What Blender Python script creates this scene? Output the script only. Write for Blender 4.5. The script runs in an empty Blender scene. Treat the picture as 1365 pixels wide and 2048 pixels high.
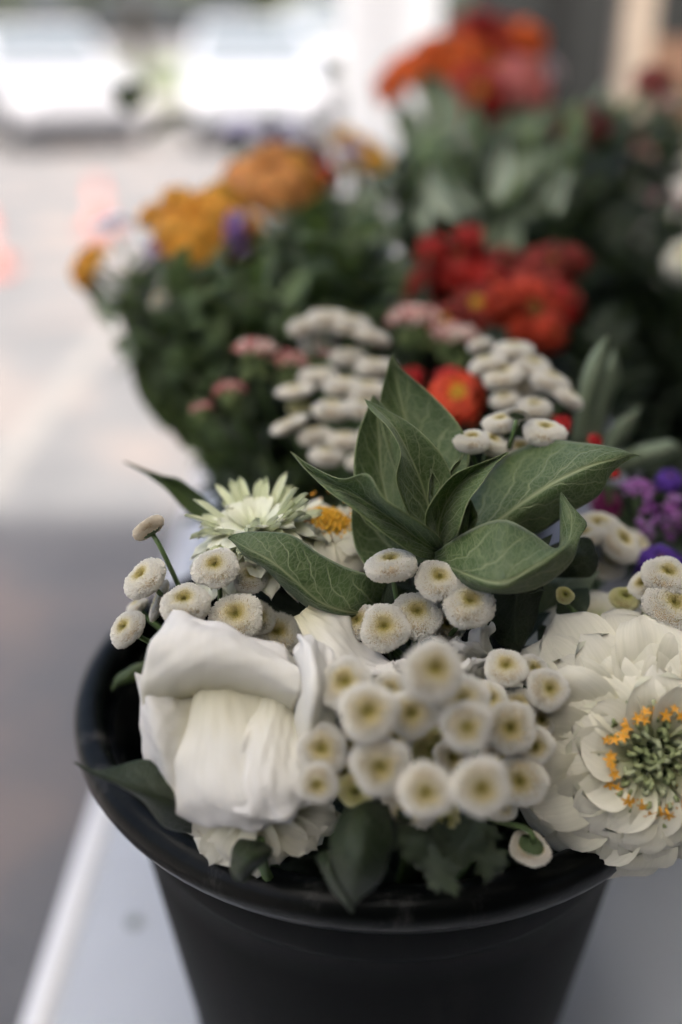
import bpy, math, random
import numpy as np
from mathutils import Vector, Matrix, Quaternion
random.seed(7); RNG = np.random.default_rng(7)
scene = bpy.context.scene
COL = scene.collection
R = math.radians

# ------------------------------------------------------------------ camera
F = 2000.0; CX, CY = 682.5, 1024.0
PITCH = math.atan((CY - 70) / F); CP, SP = math.cos(PITCH), math.sin(PITCH)
H = 1.33                                     # camera height above the ground
cam_d = bpy.data.cameras.new('camera'); cam = bpy.data.objects.new('camera', cam_d); COL.objects.link(cam)
cam.location = (0, 0, H); cam.rotation_euler = (R(90) - PITCH, 0, 0)
cam_d.sensor_width = 36; cam_d.lens = 36 * F / 2048; cam_d.clip_start = .02; cam_d.clip_end = 400
cam_d.dof.use_dof = True; cam_d.dof.focus_distance = .388; cam_d.dof.aperture_fstop = 2.0
scene.camera = cam

# ------------------------------------------------------------------ light
SUN_EL, SUN_AZ = R(58), R(178)                # azimuth measured from +Y towards +X
w = bpy.data.worlds.new('World'); scene.world = w; w.use_nodes = True
nt = w.node_tree; bg = nt.nodes['Background']
sky = nt.nodes.new('ShaderNodeTexSky'); sky.sky_type = 'NISHITA'; sky.sun_disc = False
sky.sun_elevation = SUN_EL; sky.sun_rotation = SUN_AZ; sky.air_density = .7; sky.dust_density = 5.0; sky.ozone_density = .0
nt.links.new(sky.outputs[0], bg.inputs[0]); bg.inputs[1].default_value = .12
sd = bpy.data.lights.new('sun', 'SUN'); sd.energy = 2.8; sd.angle = R(4); sd.color = (1, .965, .915)
so = bpy.data.objects.new('sun', sd); COL.objects.link(so)
dirv = Vector((math.sin(SUN_AZ) * math.cos(SUN_EL), math.cos(SUN_AZ) * math.cos(SUN_EL), math.sin(SUN_EL)))
so.rotation_euler = dirv.to_track_quat('Z', 'Y').to_euler()
scene.view_settings.view_transform = 'Standard'; scene.view_settings.look = 'None'
scene.view_settings.exposure = 1.72; scene.view_settings.gamma = 1
try:
    scene.cycles.max_bounces = 8; scene.cycles.diffuse_bounces = 4; scene.cycles.transmission_bounces = 4
    scene.cycles.glossy_bounces = 3; scene.cycles.use_denoising = True; scene.cycles.sample_clamp_indirect = 6
    scene.cycles.caustics_reflective = False; scene.cycles.caustics_refractive = False
except Exception: pass

# ------------------------------------------------------------------ helpers
def P(px, py, d):
    """photo pixel (1365 x 2048) and distance along the view axis -> a point of the place"""
    x = (px - CX) / F * d; v = (py - CY) / F * d
    return Vector((x, d * CP - v * SP, H - d * SP - v * CP))
RIGHT = Vector((1, 0, 0)); UP = Vector((0, SP, CP)); TOW = Vector((0, -CP, SP))
def AX(r, u, t): return (RIGHT * r + UP * u + TOW * t).normalized()
def frame(center, axis, spin=0.0, s=1.0):
    q = axis.to_track_quat('Z', 'Y') @ Quaternion((0, 0, 1), spin)
    return Matrix.LocRotScale(center, q, Vector((s, s, s)))

def mesh(name, V, Fs, mat=None, smooth=True, attrs=None, uv=None):
    me = bpy.data.meshes.new(name)
    me.from_pydata([tuple(v) for v in V], [], [tuple(int(i) for i in f) for f in Fs]); me.update()
    if smooth: me.polygons.foreach_set('use_smooth', [True] * len(me.polygons))
    for k, a in (attrs or {}).items():
        at = me.attributes.new(k, 'FLOAT', 'POINT'); at.data.foreach_set('value', np.asarray(a, dtype=np.float32))
    if uv is not None:
        li = np.zeros(len(me.loops), dtype=np.int32); me.loops.foreach_get('vertex_index', li)
        for nm, U in uv.items():
            l = me.uv_layers.new(name=nm); l.data.foreach_set('uv', np.asarray(U, dtype=np.float32)[li].ravel())
    if mat: me.materials.append(mat)
    return me
def obj(name, me, parent=None, M=None, kind=None, label=None, cat=None, group=None):
    o = bpy.data.objects.new(name, me); COL.objects.link(o)
    if parent: o.parent = parent
    if M is not None: o.matrix_basis = M
    if kind: o['kind'] = kind
    if label: o['label'] = label
    if cat: o['category'] = cat
    if group: o['group'] = group
    return o
def thing(name, label, cat, M=None, group=None):
    return obj(name, None, None, M, None, label, cat, group)

class MB:
    def __init__(s): s.V = []; s.F = []; s.n = 0; s.T = []
    def add(s, V, Fs, t=0.0):
        V = np.asarray(V, float); s.V.append(V); s.F += [tuple(int(i) + s.n for i in f) for f in Fs]; s.n += len(V)
        s.T.append(np.full(len(V), t) if np.isscalar(t) else np.asarray(t, float)); return s
    def box(s, a, b, t=0.0):
        x0, y0, z0 = a; x1, y1, z1 = b
        V = [(x0,y0,z0),(x1,y0,z0),(x1,y1,z0),(x0,y1,z0),(x0,y0,z1),(x1,y0,z1),(x1,y1,z1),(x0,y1,z1)]
        return s.add(V, [(0,3,2,1),(4,5,6,7),(0,1,5,4),(1,2,6,5),(2,3,7,6),(3,0,4,7)], t)
    def tube(s, pts, r0, r1=None, n=6, t=0.0):
        pts = [Vector(p) for p in pts]; r1 = r0 if r1 is None else r1; m = len(pts); V = []
        a = None
        for i, p in enumerate(pts):
            d = (pts[min(i + 1, m - 1)] - pts[max(i - 1, 0)]).normalized()
            if a is None: a = d.orthogonal().normalized()
            a = (a - d * a.dot(d)).normalized(); b = d.cross(a); r = r0 + (r1 - r0) * i / max(1, m - 1)
            for k in range(n):
                th = 2 * math.pi * k / n; V.append(p + (a * math.cos(th) + b * math.sin(th)) * r)
        Fs = [(i*n+k, i*n+(k+1)%n, (i+1)*n+(k+1)%n, (i+1)*n+k) for i in range(m-1) for k in range(n)]
        Fs += [tuple(range(n))[::-1], tuple((m-1)*n+k for k in range(n))]
        return s.add([tuple(v) for v in V], Fs, t)
    def lathe(s, prof, n=48, c=(0,0,0), t=0.0):
        V = [(c[0]+r*math.cos(2*math.pi*k/n), c[1]+r*math.sin(2*math.pi*k/n), c[2]+z) for r, z in prof for k in range(n)]
        Fs = [(i*n+k, i*n+(k+1)%n, (i+1)*n+(k+1)%n, (i+1)*n+k) for i in range(len(prof)-1) for k in range(n)]
        return s.add(V, Fs, t)
    def build(s, name, mat, smooth=True):
        return mesh(name, np.concatenate(s.V), s.F, mat, smooth, {'tt': np.concatenate(s.T)})

def bez(a, b, c, d, n=8):
    a, b, c, d = map(Vector, (a, b, c, d)); out = []
    for i in range(n + 1):
        t = i / n; u = 1 - t; out.append(a*u**3 + b*3*u*u*t + c*3*u*t*t + d*t**3)
    return out

def interp(A, n):
    """Catmull-Rom resampling of the first axis of A to n samples"""
    A = np.asarray(A, float); m = len(A); out = []
    ext = np.concatenate([[2*A[0]-A[1]], A, [2*A[-1]-A[-2]]])
    for u in np.linspace(0, m - 1, n):
        i = min(int(u), m - 2); t = u - i; p0, p1, p2, p3 = ext[i:i+4]
        out.append(.5*((2*p1)+(-p0+p2)*t+(2*p0-5*p1+4*p2-p3)*t*t+(-p0+3*p1-3*p2+p3)*t**3))
    return np.array(out)
def grid_faces(n, m): return [(i*m+j, i*m+j+1, (i+1)*m+j+1, (i+1)*m+j) for i in range(n-1) for j in range(m-1)]

def patch(name, rows, mat, nu=30, nv=15, ruffle=0.0, seed=0, wave=0.0, thick=0.0, crinkle=0.0):
    """rows of (left, middle, right) photo points with depth, base to tip -> a smooth sheet in the place"""
    A = []
    for r in rows:
        if len(r) == 3 and not isinstance(r[0], (tuple, list)): r = (r, r, r)
        A.append([tuple(P(*q)) for q in r])
    A = np.array(A)                                   # n,3,3
    B = interp(A, nu)                                 # along
    C = interp(B.transpose(1, 0, 2), nv).transpose(1, 0, 2).copy()   # nu,nv,3
    rg = np.random.default_rng(seed + 11)
    du = np.gradient(C, axis=0); dv = np.gradient(C, axis=1); N = np.cross(du, dv); L = np.linalg.norm(N, axis=2, keepdims=True)
    N = N / np.maximum(L, 1e-12)
    u = np.linspace(0, 1, nu)[:, None]; v = np.linspace(-1, 1, nv)[None, :]
    if wave:
        ph = rg.uniform(0, 6, 4)
        h = wave * (np.sin(u*9+ph[0]+v*2)*.6 + np.sin(u*17+ph[1]-v*3)*.3 + np.sin(v*5+ph[2]+u*4)*.5)
        C += N * (h * (.3 + .7*np.abs(v)))[..., None]
    if crinkle:
        C += N * (crinkle*(np.sin(v*19+2.5*np.sin(u*6+seed)) + np.sin(u*17+v*10+seed) + .7*np.sin(u*31-v*15)))[..., None]
    if ruffle:
        ph = rg.uniform(0, 6, 4); e = np.clip((np.maximum(np.abs(v) * 1.0, (u*2-1)) - .45) / .55, 0, 1) ** 2
        h = ruffle * (np.sin(u*12+ph[0]) + .5*np.sin(u*21+ph[1]+v*6) + .6*np.sin(v*8+ph[3]))
        C += N * (h * e)[..., None]
    lu = float(np.sum(np.linalg.norm(np.diff(C[:, nv//2], axis=0), axis=1))); lv = float(np.max(np.linalg.norm(C[:, -1] - C[:, 0], axis=1)))
    U = np.stack([u + 0*v, v*.5+.5 + 0*u], -1).reshape(-1, 2)
    wd = np.linalg.norm(C[:, -1] - C[:, 0], axis=1)[:, None]
    RL = np.stack([(u*lu + 0*v), (v*.5*np.maximum(wd, lv*.5)) + 0*u], -1).reshape(-1, 2) * 100 + rg.uniform(0, 50, 2)
    me = mesh(name, C.reshape(-1, 3), grid_faces(nu, nv), mat, True, None, {'UV': U, 'RL': RL})
    me['th'] = thick
    return me
def solid(o, t):
    m = o.modifiers.new('thickness', 'SOLIDIFY'); m.thickness = t; m.offset = 0

# ------------------------------------------------------------------ materials
def M_new(name):
    m = bpy.data.materials.new(name); m.use_nodes = True; t = m.node_tree; t.nodes.clear()
    out = t.nodes.new('ShaderNodeOutputMaterial'); return m, t, out
def N(t, typ, **kw):
    n = t.nodes.new(typ)
    for k, v in kw.items():
        if k in ('i',):
            for a, b in v.items(): n.inputs[a].default_value = b
        else: setattr(n, k, v)
    return n
def ramp(t, fac, stops):
    n = t.nodes.new('ShaderNodeValToRGB'); e = n.color_ramp.elements
    while len(e) < len(stops): e.new(.5)
    for k, (p, c) in enumerate(stops): e[k].position = p; e[k].color = (*c, 1) if len(c) == 3 else c
    t.links.new(fac, n.inputs[0]); return n.outputs[0]
def math_(t, op, a, b=None):
    n = t.nodes.new('ShaderNodeMath'); n.operation = op
    for k, x in enumerate((a, b)):
        if x is None: continue
        if hasattr(x, 'links'): t.links.new(x, n.inputs[k])
        else: n.inputs[k].default_value = x
    return n.outputs[0]
def mixc(t, fac, a, b, mode='MIX'):
    n = t.nodes.new('ShaderNodeMix'); n.data_type = 'RGBA'; n.blend_type = mode
    for k, x in ((0, fac), (6, a), (7, b)):
        if hasattr(x, 'links'): t.links.new(x, n.inputs[k])
        else: n.inputs[k].default_value = x if k == 0 else (*x, 1)
    return n.outputs[2]
def simple(name, c, rough=.6, metal=0, noise=0.0, scale=20, bump=0.0, coat=0, spec=.5):
    m, t, out = M_new(name); b = N(t, 'ShaderNodeBsdfPrincipled', i={'Roughness': rough, 'Metallic': metal, 'Coat Weight': coat, 'Specular IOR Level': spec})
    b.inputs['Base Color'].default_value = (*c, 1)
    if noise or bump:
        tc = N(t, 'ShaderNodeTexCoord'); nz = N(t, 'ShaderNodeTexNoise', i={'Scale': scale, 'Detail': 6, 'Roughness': .6}); t.links.new(tc.outputs['Object'], nz.inputs['Vector'])
        k = ramp(t, nz.outputs[0], [(.25, tuple(x*(1-noise) for x in c)), (.75, tuple(min(1, x*(1+noise)) for x in c))]); t.links.new(k, b.inputs['Base Color'])
        if bump:
            bp = N(t, 'ShaderNodeBump', i={'Strength': bump, 'Distance': .002}); t.links.new(nz.outputs[0], bp.inputs['Height']); t.links.new(bp.outputs[0], b.inputs['Normal'])
    t.links.new(b.outputs[0], out.inputs[0]); return m

def leaf_mat(name, c, c2, vein, back, rough=.43, net=1.0, transl=.2, nside=7, sheen=.2):
    m, t, out = M_new(name)
    uv = N(t, 'ShaderNodeUVMap', uv_map='UV'); sx = N(t, 'ShaderNodeSeparateXYZ'); t.links.new(uv.outputs[0], sx.inputs[0])
    u = sx.outputs[0]; v = math_(t, 'ABSOLUTE', math_(t, 'SUBTRACT', math_(t, 'MULTIPLY', sx.outputs[1], 2.0), 1.0))
    rl = N(t, 'ShaderNodeUVMap', uv_map='RL')
    nz = N(t, 'ShaderNodeTexNoise', i={'Scale': 1.3, 'Detail': 3}); t.links.new(rl.outputs[0], nz.inputs['Vector'])
    nzc = math_(t, 'MULTIPLY', math_(t, 'SUBTRACT', nz.outputs[0], .5), .14)
    mid = ramp(t, v, [(0, (1,1,1)), (.035, (.55,)*3), (.07, (0,0,0))])
    s = math_(t, 'ADD', math_(t, 'SUBTRACT', u, math_(t, 'MULTIPLY', math_(t, 'POWER', v, .75), .33)), nzc)
    fr = math_(t, 'ABSOLUTE', math_(t, 'SUBTRACT', math_(t, 'FRACT', math_(t, 'MULTIPLY', s, float(nside))), .5))
    side = ramp(t, fr, [(0, (.85,)*3), (.03, (.6,)*3), (.07, (0,0,0))])
    side = math_(t, 'MULTIPLY', side, ramp(t, v, [(0, (1,)*3), (.7, (.8,)*3), (.95, (0,)*3)]))
    wv = N(t, 'ShaderNodeVectorMath', operation='ADD'); t.links.new(rl.outputs[0], wv.inputs[0])
    nz2 = N(t, 'ShaderNodeTexNoise', i={'Scale': 3.0, 'Detail': 2}); t.links.new(rl.outputs[0], nz2.inputs['Vector'])
    sc = N(t, 'ShaderNodeVectorMath', operation='SCALE', i={'Scale': .25}); t.links.new(nz2.outputs[1], sc.inputs[0]); t.links.new(sc.outputs[0], wv.inputs[1])
    vo = N(t, 'ShaderNodeTexVoronoi', feature='DISTANCE_TO_EDGE', i={'Scale': 1.9}); t.links.new(wv.outputs[0], vo.inputs['Vector'])
    vo2 = N(t, 'ShaderNodeTexVoronoi', feature='DISTANCE_TO_EDGE', i={'Scale': 6.0}); t.links.new(wv.outputs[0], vo2.inputs['Vector'])
    n1 = ramp(t, vo.outputs[0], [(0, (.55*net,)*3), (.05, (.1*net,)*3), (.09, (0,)*3)])
    n2 = ramp(t, vo2.outputs[0], [(0, (.36*net,)*3), (.10, (.06*net,)*3), (.2, (0,)*3)])
    V = math_(t, 'MAXIMUM', math_(t, 'MAXIMUM', mid, side), math_(t, 'MAXIMUM', n1, n2))
    edge = ramp(t, v, [(.955, (0,)*3), (.985, (.75,)*3), (1, (.9,)*3)])
    V = math_(t, 'MAXIMUM', V, edge)
    fz = N(t, 'ShaderNodeTexNoise', i={'Scale': .55, 'Detail': 5, 'Roughness': .65}); t.links.new(rl.outputs[0], fz.inputs['Vector'])
    fine = N(t, 'ShaderNodeTexNoise', i={'Scale': 14, 'Detail': 3}); t.links.new(rl.outputs[0], fine.inputs['Vector'])
    base = mixc(t, fz.outputs[0], c, c2)
    base = mixc(t, math_(t, 'MULTIPLY', fine.outputs[0], .35), base, tuple(x*1.5 for x in c2))
    front = mixc(t, V, base, vein)
    bk = mixc(t, math_(t, 'MULTIPLY', V, .6), back, vein)
    ge = N(t, 'ShaderNodeNewGeometry'); colr = mixc(t, ge.outputs['Backfacing'], front, bk)
    b = N(t, 'ShaderNodeBsdfPrincipled', i={'Roughness': rough, 'Specular IOR Level': .42, 'Sheen Weight': sheen, 'Sheen Roughness': .35})
    b.inputs['Sheen Tint'].default_value = (.85, .95, .8, 1)
    t.links.new(colr, b.inputs['Base Color'])
    bp = N(t, 'ShaderNodeBump', i={'Strength': .7, 'Distance': .0007}); bp.invert = True
    hh = math_(t, 'ADD', V, math_(t, 'MULTIPLY', fine.outputs[0], .3)); t.links.new(hh, bp.inputs['Height']); t.links.new(bp.outputs[0], b.inputs['Normal'])
    tr = N(t, 'ShaderNodeBsdfTranslucent'); t.links.new(mixc(t, .5, colr, (.25, .4, .05)), tr.inputs[0])
    mx = N(t, 'ShaderNodeMixShader', i={0: transl}); t.links.new(b.outputs[0], mx.inputs[1]); t.links.new(tr.outputs[0], mx.inputs[2])
    t.links.new(mx.outputs[0], out.inputs[0]); return m

def petal_mat(name, tip, base, mid=None, rough=.55, transl=.3, veins=.12, vary=.08, back=None):
    """uv.x runs from the petal's base to its tip"""
    m, t, out = M_new(name); mid = mid or tip
    uv = N(t, 'ShaderNodeUVMap', uv_map='UV'); sx = N(t, 'ShaderNodeSeparateXYZ'); t.links.new(uv.outputs[0], sx.inputs[0])
    c = ramp(t, sx.outputs[0], [(0, base), (.38, mid), (.95, tip)])
    mp = N(t, 'ShaderNodeMapping', i={'Scale': (2.2, 26, 1)}); t.links.new(uv.outputs[0], mp.inputs[0])
    oi = N(t, 'ShaderNodeObjectInfo')
    av = N(t, 'ShaderNodeVectorMath', operation='ADD'); t.links.new(mp.outputs[0], av.inputs[0])
    cmb = N(t, 'ShaderNodeCombineXYZ'); t.links.new(math_(t, 'MULTIPLY', oi.outputs['Random'], 40.0), cmb.inputs[2]); t.links.new(cmb.outputs[0], av.inputs[1])
    nz = N(t, 'ShaderNodeTexNoise', i={'Scale': 1.0, 'Detail': 3, 'Roughness': .6}); t.links.new(av.outputs[0], nz.inputs['Vector'])
    c = mixc(t, math_(t, 'MULTIPLY', ramp(t, nz.outputs[0], [(.35, (1,)*3), (.6, (0,)*3)]), veins), c, tuple(x*.55 for x in base))
    f = math_(t, 'ADD', 1.0 - vary, math_(t, 'MULTIPLY', oi.outputs['Random'], 2*vary))
    hs = N(t, 'ShaderNodeHueSaturation'); t.links.new(c, hs.inputs['Color']); t.links.new(f, hs.inputs['Value'])
    c = hs.outputs[0]
    if back:
        ge = N(t, 'ShaderNodeNewGeometry'); c = mixc(t, ge.outputs['Backfacing'], c, back)
    b = N(t, 'ShaderNodeBsdfPrincipled', i={'Roughness': rough, 'Specular IOR Level': .25, 'Sheen Weight': .1})
    t.links.new(c, b.inputs['Base Color'])
    bp = N(t, 'ShaderNodeBump', i={'Strength': .35, 'Distance': .0006}); t.links.new(nz.outputs[0], bp.inputs['Height']); t.links.new(bp.outputs[0], b.inputs['Normal'])
    tr = N(t, 'ShaderNodeBsdfTranslucent'); t.links.new(c, tr.inputs[0])
    mx = N(t, 'ShaderNodeMixShader', i={0: transl}); t.links.new(b.outputs[0], mx.inputs[1]); t.links.new(tr.outputs[0], mx.inputs[2])
    t.links.new(mx.outputs[0], out.inputs[0]); return m
def attr_mat(name, stops, rough=.6, transl=.15, vary=.05):
    m, t, out = M_new(name); a = N(t, 'ShaderNodeAttribute', attribute_name='tt'); c = ramp(t, a.outputs['Fac'], stops)
    oi = N(t, 'ShaderNodeObjectInfo'); f = math_(t, 'ADD', 1.0 - vary, math_(t, 'MULTIPLY', oi.outputs['Random'], 2*vary))
    hs = N(t, 'ShaderNodeHueSaturation'); t.links.new(c, hs.inputs['Color']); t.links.new(f, hs.inputs['Value'])
    b = N(t, 'ShaderNodeBsdfPrincipled', i={'Roughness': rough, 'Specular IOR Level': .25}); t.links.new(hs.outputs[0], b.inputs['Base Color'])
    tr = N(t, 'ShaderNodeBsdfTranslucent'); t.links.new(hs.outputs[0], tr.inputs[0])
    mx = N(t, 'ShaderNodeMixShader', i={0: transl}); t.links.new(b.outputs[0], mx.inputs[1]); t.links.new(tr.outputs[0], mx.inputs[2])
    t.links.new(mx.outputs[0], out.inputs[0]); return m

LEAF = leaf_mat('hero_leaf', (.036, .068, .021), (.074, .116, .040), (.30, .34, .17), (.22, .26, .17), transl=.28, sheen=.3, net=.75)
LEAFD = leaf_mat('shade_dark_leaf', (.007, .013, .004), (.014, .024, .007), (.032, .046, .020), (.03, .042, .022), transl=.1, sheen=.03)  # dark green, lowered further so the shade in deep gaps is in the colour
LEAFB = leaf_mat('bouquet_leaf', (.026, .044, .011), (.060, .088, .026), (.08, .12, .05), (.08, .11, .06), net=0, transl=.2, sheen=.03)
LEAFS = leaf_mat('silver_leaf', (.30, .36, .27), (.42, .48, .38), (.5, .55, .45), (.5, .54, .48), net=0)
LEAFG = leaf_mat('grey_leaf', (.13, .17, .10), (.2, .25, .16), (.33, .37, .26), (.28, .31, .23), net=.5)
LEAFG2 = leaf_mat('mid_leaf', (.07, .11, .035), (.12, .17, .07), (.2, .25, .13), (.18, .22, .13), net=0, sheen=.03)
STEM = simple('stem_green', (.10, .16, .055), .5, noise=.3, scale=200)
STEMD = simple('stem_shade_dark', (.025, .045, .018), .5, noise=.3, scale=200)  # stem green darkened to carry the shade deep inside the bunches
CALYX = simple('calyx_green', (.07, .11, .04), .6, noise=.3, scale=300, bump=.3)
WHITEP = petal_mat('cream_petal', (.80, .765, .66), (.42, .46, .20), (.74, .71, .55), veins=.10, back=(.70, .69, .54))
SOFTW = petal_mat('lisianthus_petal', (.84, .82, .79), (.66, .62, .42), (.82, .80, .73), veins=.05, transl=.38, rough=.5)
BUTTON = attr_mat('button_floret', [(0, (.36, .31, .08)), (.10, (.56, .49, .18)), (.30, (.74, .67, .38)), (.50, (.91, .875, .75)), (.8, (.90, .885, .83)), (1, (.80, .75, .66))], transl=.36)
BUTBODY = attr_mat('button_body', [(0, (.36, .31, .10)), (.4, (.72, .64, .42)), (1, (.52, .38, .22))], transl=0)
GREENQ = petal_mat('green_quill', (.70, .73, .50), (.28, .36, .14), veins=.1)

# ------------------------------------------------------------------ setting
def ground_mat():
    m, t, out = M_new('asphalt'); tc = N(t, 'ShaderNodeTexCoord'); b = N(t, 'ShaderNodeBsdfPrincipled', i={'Roughness': .85})
    a = N(t, 'ShaderNodeTexNoise', i={'Scale': 1.7, 'Detail': 4}); t.links.new(tc.outputs['Object'], a.inputs['Vector'])
    f = N(t, 'ShaderNodeTexNoise', i={'Scale': 90, 'Detail': 5}); t.links.new(tc.outputs['Object'], f.inputs['Vector'])
    c = ramp(t, a.outputs[0], [(.36, (.085, .085, .083)), (.5, (.14, .135, .128)), (.62, (.24, .185, .15))])
    c = mixc(t, .42, c, ramp(t, f.outputs[0], [(.3, (.07,)*3), (.7, (.25,)*3)]))
    t.links.new(c, b.inputs['Base Color']); bp = N(t, 'ShaderNodeBump', i={'Strength': .5, 'Distance': .004}); t.links.new(f.outputs[0], bp.inputs['Height']); t.links.new(bp.outputs[0], b.inputs['Normal'])
    t.links.new(b.outputs[0], out.inputs[0]); return m
ASPH = ground_mat()
obj('ground', MB().add([(-150,-30,0),(150,-30,0),(150,300,0),(-150,300,0)], [(0,1,2,3)]).build('ground', ASPH, False), kind='structure')
LINE = simple('line_paint', (.20, .19, .175), .85, noise=.25, scale=14)
obj('parking_line', MB().box((-1.20, 2.5, .001), (-1.10, 7.8, .004)).build('parking_line', LINE, False), kind='structure')
obj('parking_line', MB().box((-4.0, 2.5, .001), (-3.9, 7.8, .004)).build('parking_line', LINE, False), kind='structure')
obj('verge', MB().box((-60, 23.0, -.02), (60, 60, .12)).build('verge', simple('verge_grass', (.16, .18, .10), .9, noise=.4, scale=2), False), kind='structure')
obj('kerb', MB().box((-60, 22.8, -.02), (60, 22.997, .14)).build('kerb', simple('kerb_stone', (.42, .41, .38), .8, noise=.15, scale=4), False), kind='structure')

# table ----------------------------------------------------------------
TZ = .720
tabm = simple('white_plastic_top', (.50, .52, .55), .42, noise=.05, scale=8, bump=.15)
tab = thing('folding_table', 'long white plastic trestle table carrying the row of flower buckets', 'table', Matrix.Translation((.28, 1.0, 0)))
mb = MB().box((-.478, -1.0, TZ-.030), (.50, 1.1, TZ-.001)); obj('table_top', mb.build('table_top', tabm, False), tab)
# raised soft lip along the edges
lipm = simple('white_plastic_lip', (.72, .72, .73), .4, noise=.03, scale=8)
mb = MB().tube([(-.488, -1.0, TZ-.012), (-.488, 1.1, TZ-.012)], .0145, n=10).tube([(.512, -1.0, TZ-.012), (.512, 1.1, TZ-.012)], .0135, n=10)
obj('table_lip', mb.build('table_lip', lipm), tab)
for sx in (-.42, .44):
    for sy in (-.85, .95):
        obj('leg', MB().tube([(sx, sy, 0), (sx, sy, TZ-.03)], .014, n=10).build('leg', simple('leg_steel', (.3, .3, .31), .4, .8)), tab)
q = P(268, 1843, .7); k = (TZ - H) / (q.z - H)
scr = Vector((q.x*k, q.y*k, TZ))
obj('screw_cap', MB().lathe([(.0, .0022), (.004, .002), (.0055, .0008), (.0058, -.001)], 14, tuple(scr - Vector((.28, 1.0, 0)))).build('screw_cap', simple('cap_grey', (.2, .22, .21), .6)), tab)

# buckets ----------------------------------------------------------------
BLK = simple('black_bucket_plastic', (.0020, .0023, .0018), .5, noise=.4, scale=14, bump=.2, spec=.05)
RIMM = simple('black_rim_plastic', (.0028, .0034, .0028), .34, noise=.6, scale=55, bump=.3, spec=.13)
def dusty(m, amt, sc, col=(.10, .095, .085)):
    t = m.node_tree; b_ = next(n for n in t.nodes if n.type == 'BSDF_PRINCIPLED'); src = b_.inputs['Base Color'].links[0].from_socket
    tc = N(t, 'ShaderNodeTexCoord'); mp = N(t, 'ShaderNodeMapping', i={'Scale': (1, 1, .35)}); t.links.new(tc.outputs['Object'], mp.inputs[0])
    nz = N(t, 'ShaderNodeTexNoise', i={'Scale': sc, 'Detail': 8, 'Roughness': .72}); t.links.new(mp.outputs[0], nz.inputs['Vector'])
    k = ramp(t, nz.outputs[0], [(.54, (0,)*3), (.68, (amt,)*3)]); t.links.new(mixc(t, k, src, col), b_.inputs['Base Color'])
dusty(BLK, .10, 34); dusty(RIMM, .22, 60, (.16, .15, .14))
bprof = [(.073, .004), (.0755, .0), (.077, .004), (.0845, .09), (.0925, .18), (.0965, .212), (.1010, .215), (.1035, .220), (.1045, .232), (.1060, .248)]
inner = [(.1055, .248), (.099, .20), (.084, .09), (.072, .006), (.0, .006)]
body_me = MB().lathe([(0, .0)] + bprof + inner, 72).build('body', BLK)
rp = [(.1058, .246), (.1130, .2445), (.1180, .2470), (.1198, .2510), (.1200, .2550), (.1188, .2585), (.1160, .2602), (.1125, .2602), (.1095, .2585), (.1083, .2550), (.1087, .247)]
rim_me = MB().lathe(rp, 96).build('rim', RIMM)
ear_me = MB().lathe([(.0, .008), (.009, .007), (.0105, .004), (.0105, 0)], 16).build('handle_ear', BLK)
water_me = MB().lathe([(.094, .17), (.05, .17), (0, .17)], 48).build('water', simple('bucket_water', (.01, .012, .008), .05))
hndl = bez((-.112, 0, .235), (-.125, -.03, .16), (-.09, -.15, .13), (0, -.152, .13), 8)
def bucket(x, y, label, rot=0.0):
    t = thing('flower_bucket', label, 'bucket', Matrix.Translation((x, y, TZ)) @ Matrix.Rotation(rot, 4, 'Z') @ Matrix.Scale(1.25, 4), 'black buckets in a row on the table')
    obj('body', body_me, t); obj('rim', rim_me, t); obj('water', water_me, t)
    for s in (-1, 1):
        obj('handle_ear', ear_me, t, Matrix.Translation((s*.1030, 0, .230)) @ Matrix.Rotation(s*math.pi/2, 4, 'Y'))
    return t
FB = Vector((.0206, .415, TZ))
bucket(FB.x, FB.y, 'black plastic bucket of white blooms at the front of the table', R(15))
bucket(.056, .79, 'black bucket behind the white flowers holding orange and pink stems', R(80))
bucket(.385, .74, 'black bucket holding the purple statice at the right edge', R(60))
bucket(.12, 1.12, 'black bucket in the third row under yellow and red blooms', R(70))
bucket(.46, 1.10, 'black bucket in the third row beneath dark maroon flowers', R(50))
bucket(.25, 1.48, 'black bucket at the far end under the tall scarlet blooms', R(70))
ROOTS = {k: Vector((a, b, TZ+.03)) for k, a, b in (('front', .0206, .415), ('back', .056, .79), ('side', .385, .74), ('third', .12, 1.12), ('maroon', .46, 1.10), ('far', .25, 1.48))}

# ------------------------------------------------------------------ stems
def stem_pts(head, axis, root, n=10, spread=.06):
    """from the bucket floor, over the rim's opening, up to the back of the flower"""
    a = random.uniform(0, 6.28); base = root + Vector((math.cos(a), math.sin(a), 0)) * random.uniform(0, .04)
    L = (head - base).length
    mouth = Vector((root.x, root.y, TZ + .29)); off = Vector((head.x - root.x, head.y - root.y, 0))
    if off.length > .085: off = off.normalized() * .085
    return bez(base, mouth + off, head - axis * min(.05, L*.3), head, n)
def add_stem(parent, head, axis, root, r=.0016, mat=None, name='stem'):
    inv = parent.matrix_basis.inverted(); pts = [inv @ p for p in stem_pts(head, axis, root)]
    s = parent.matrix_basis.to_scale()[0]
    return obj(name, MB().tube(pts, r*1.25/s, r/s, 7).build(name, mat or STEM), parent)

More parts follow.
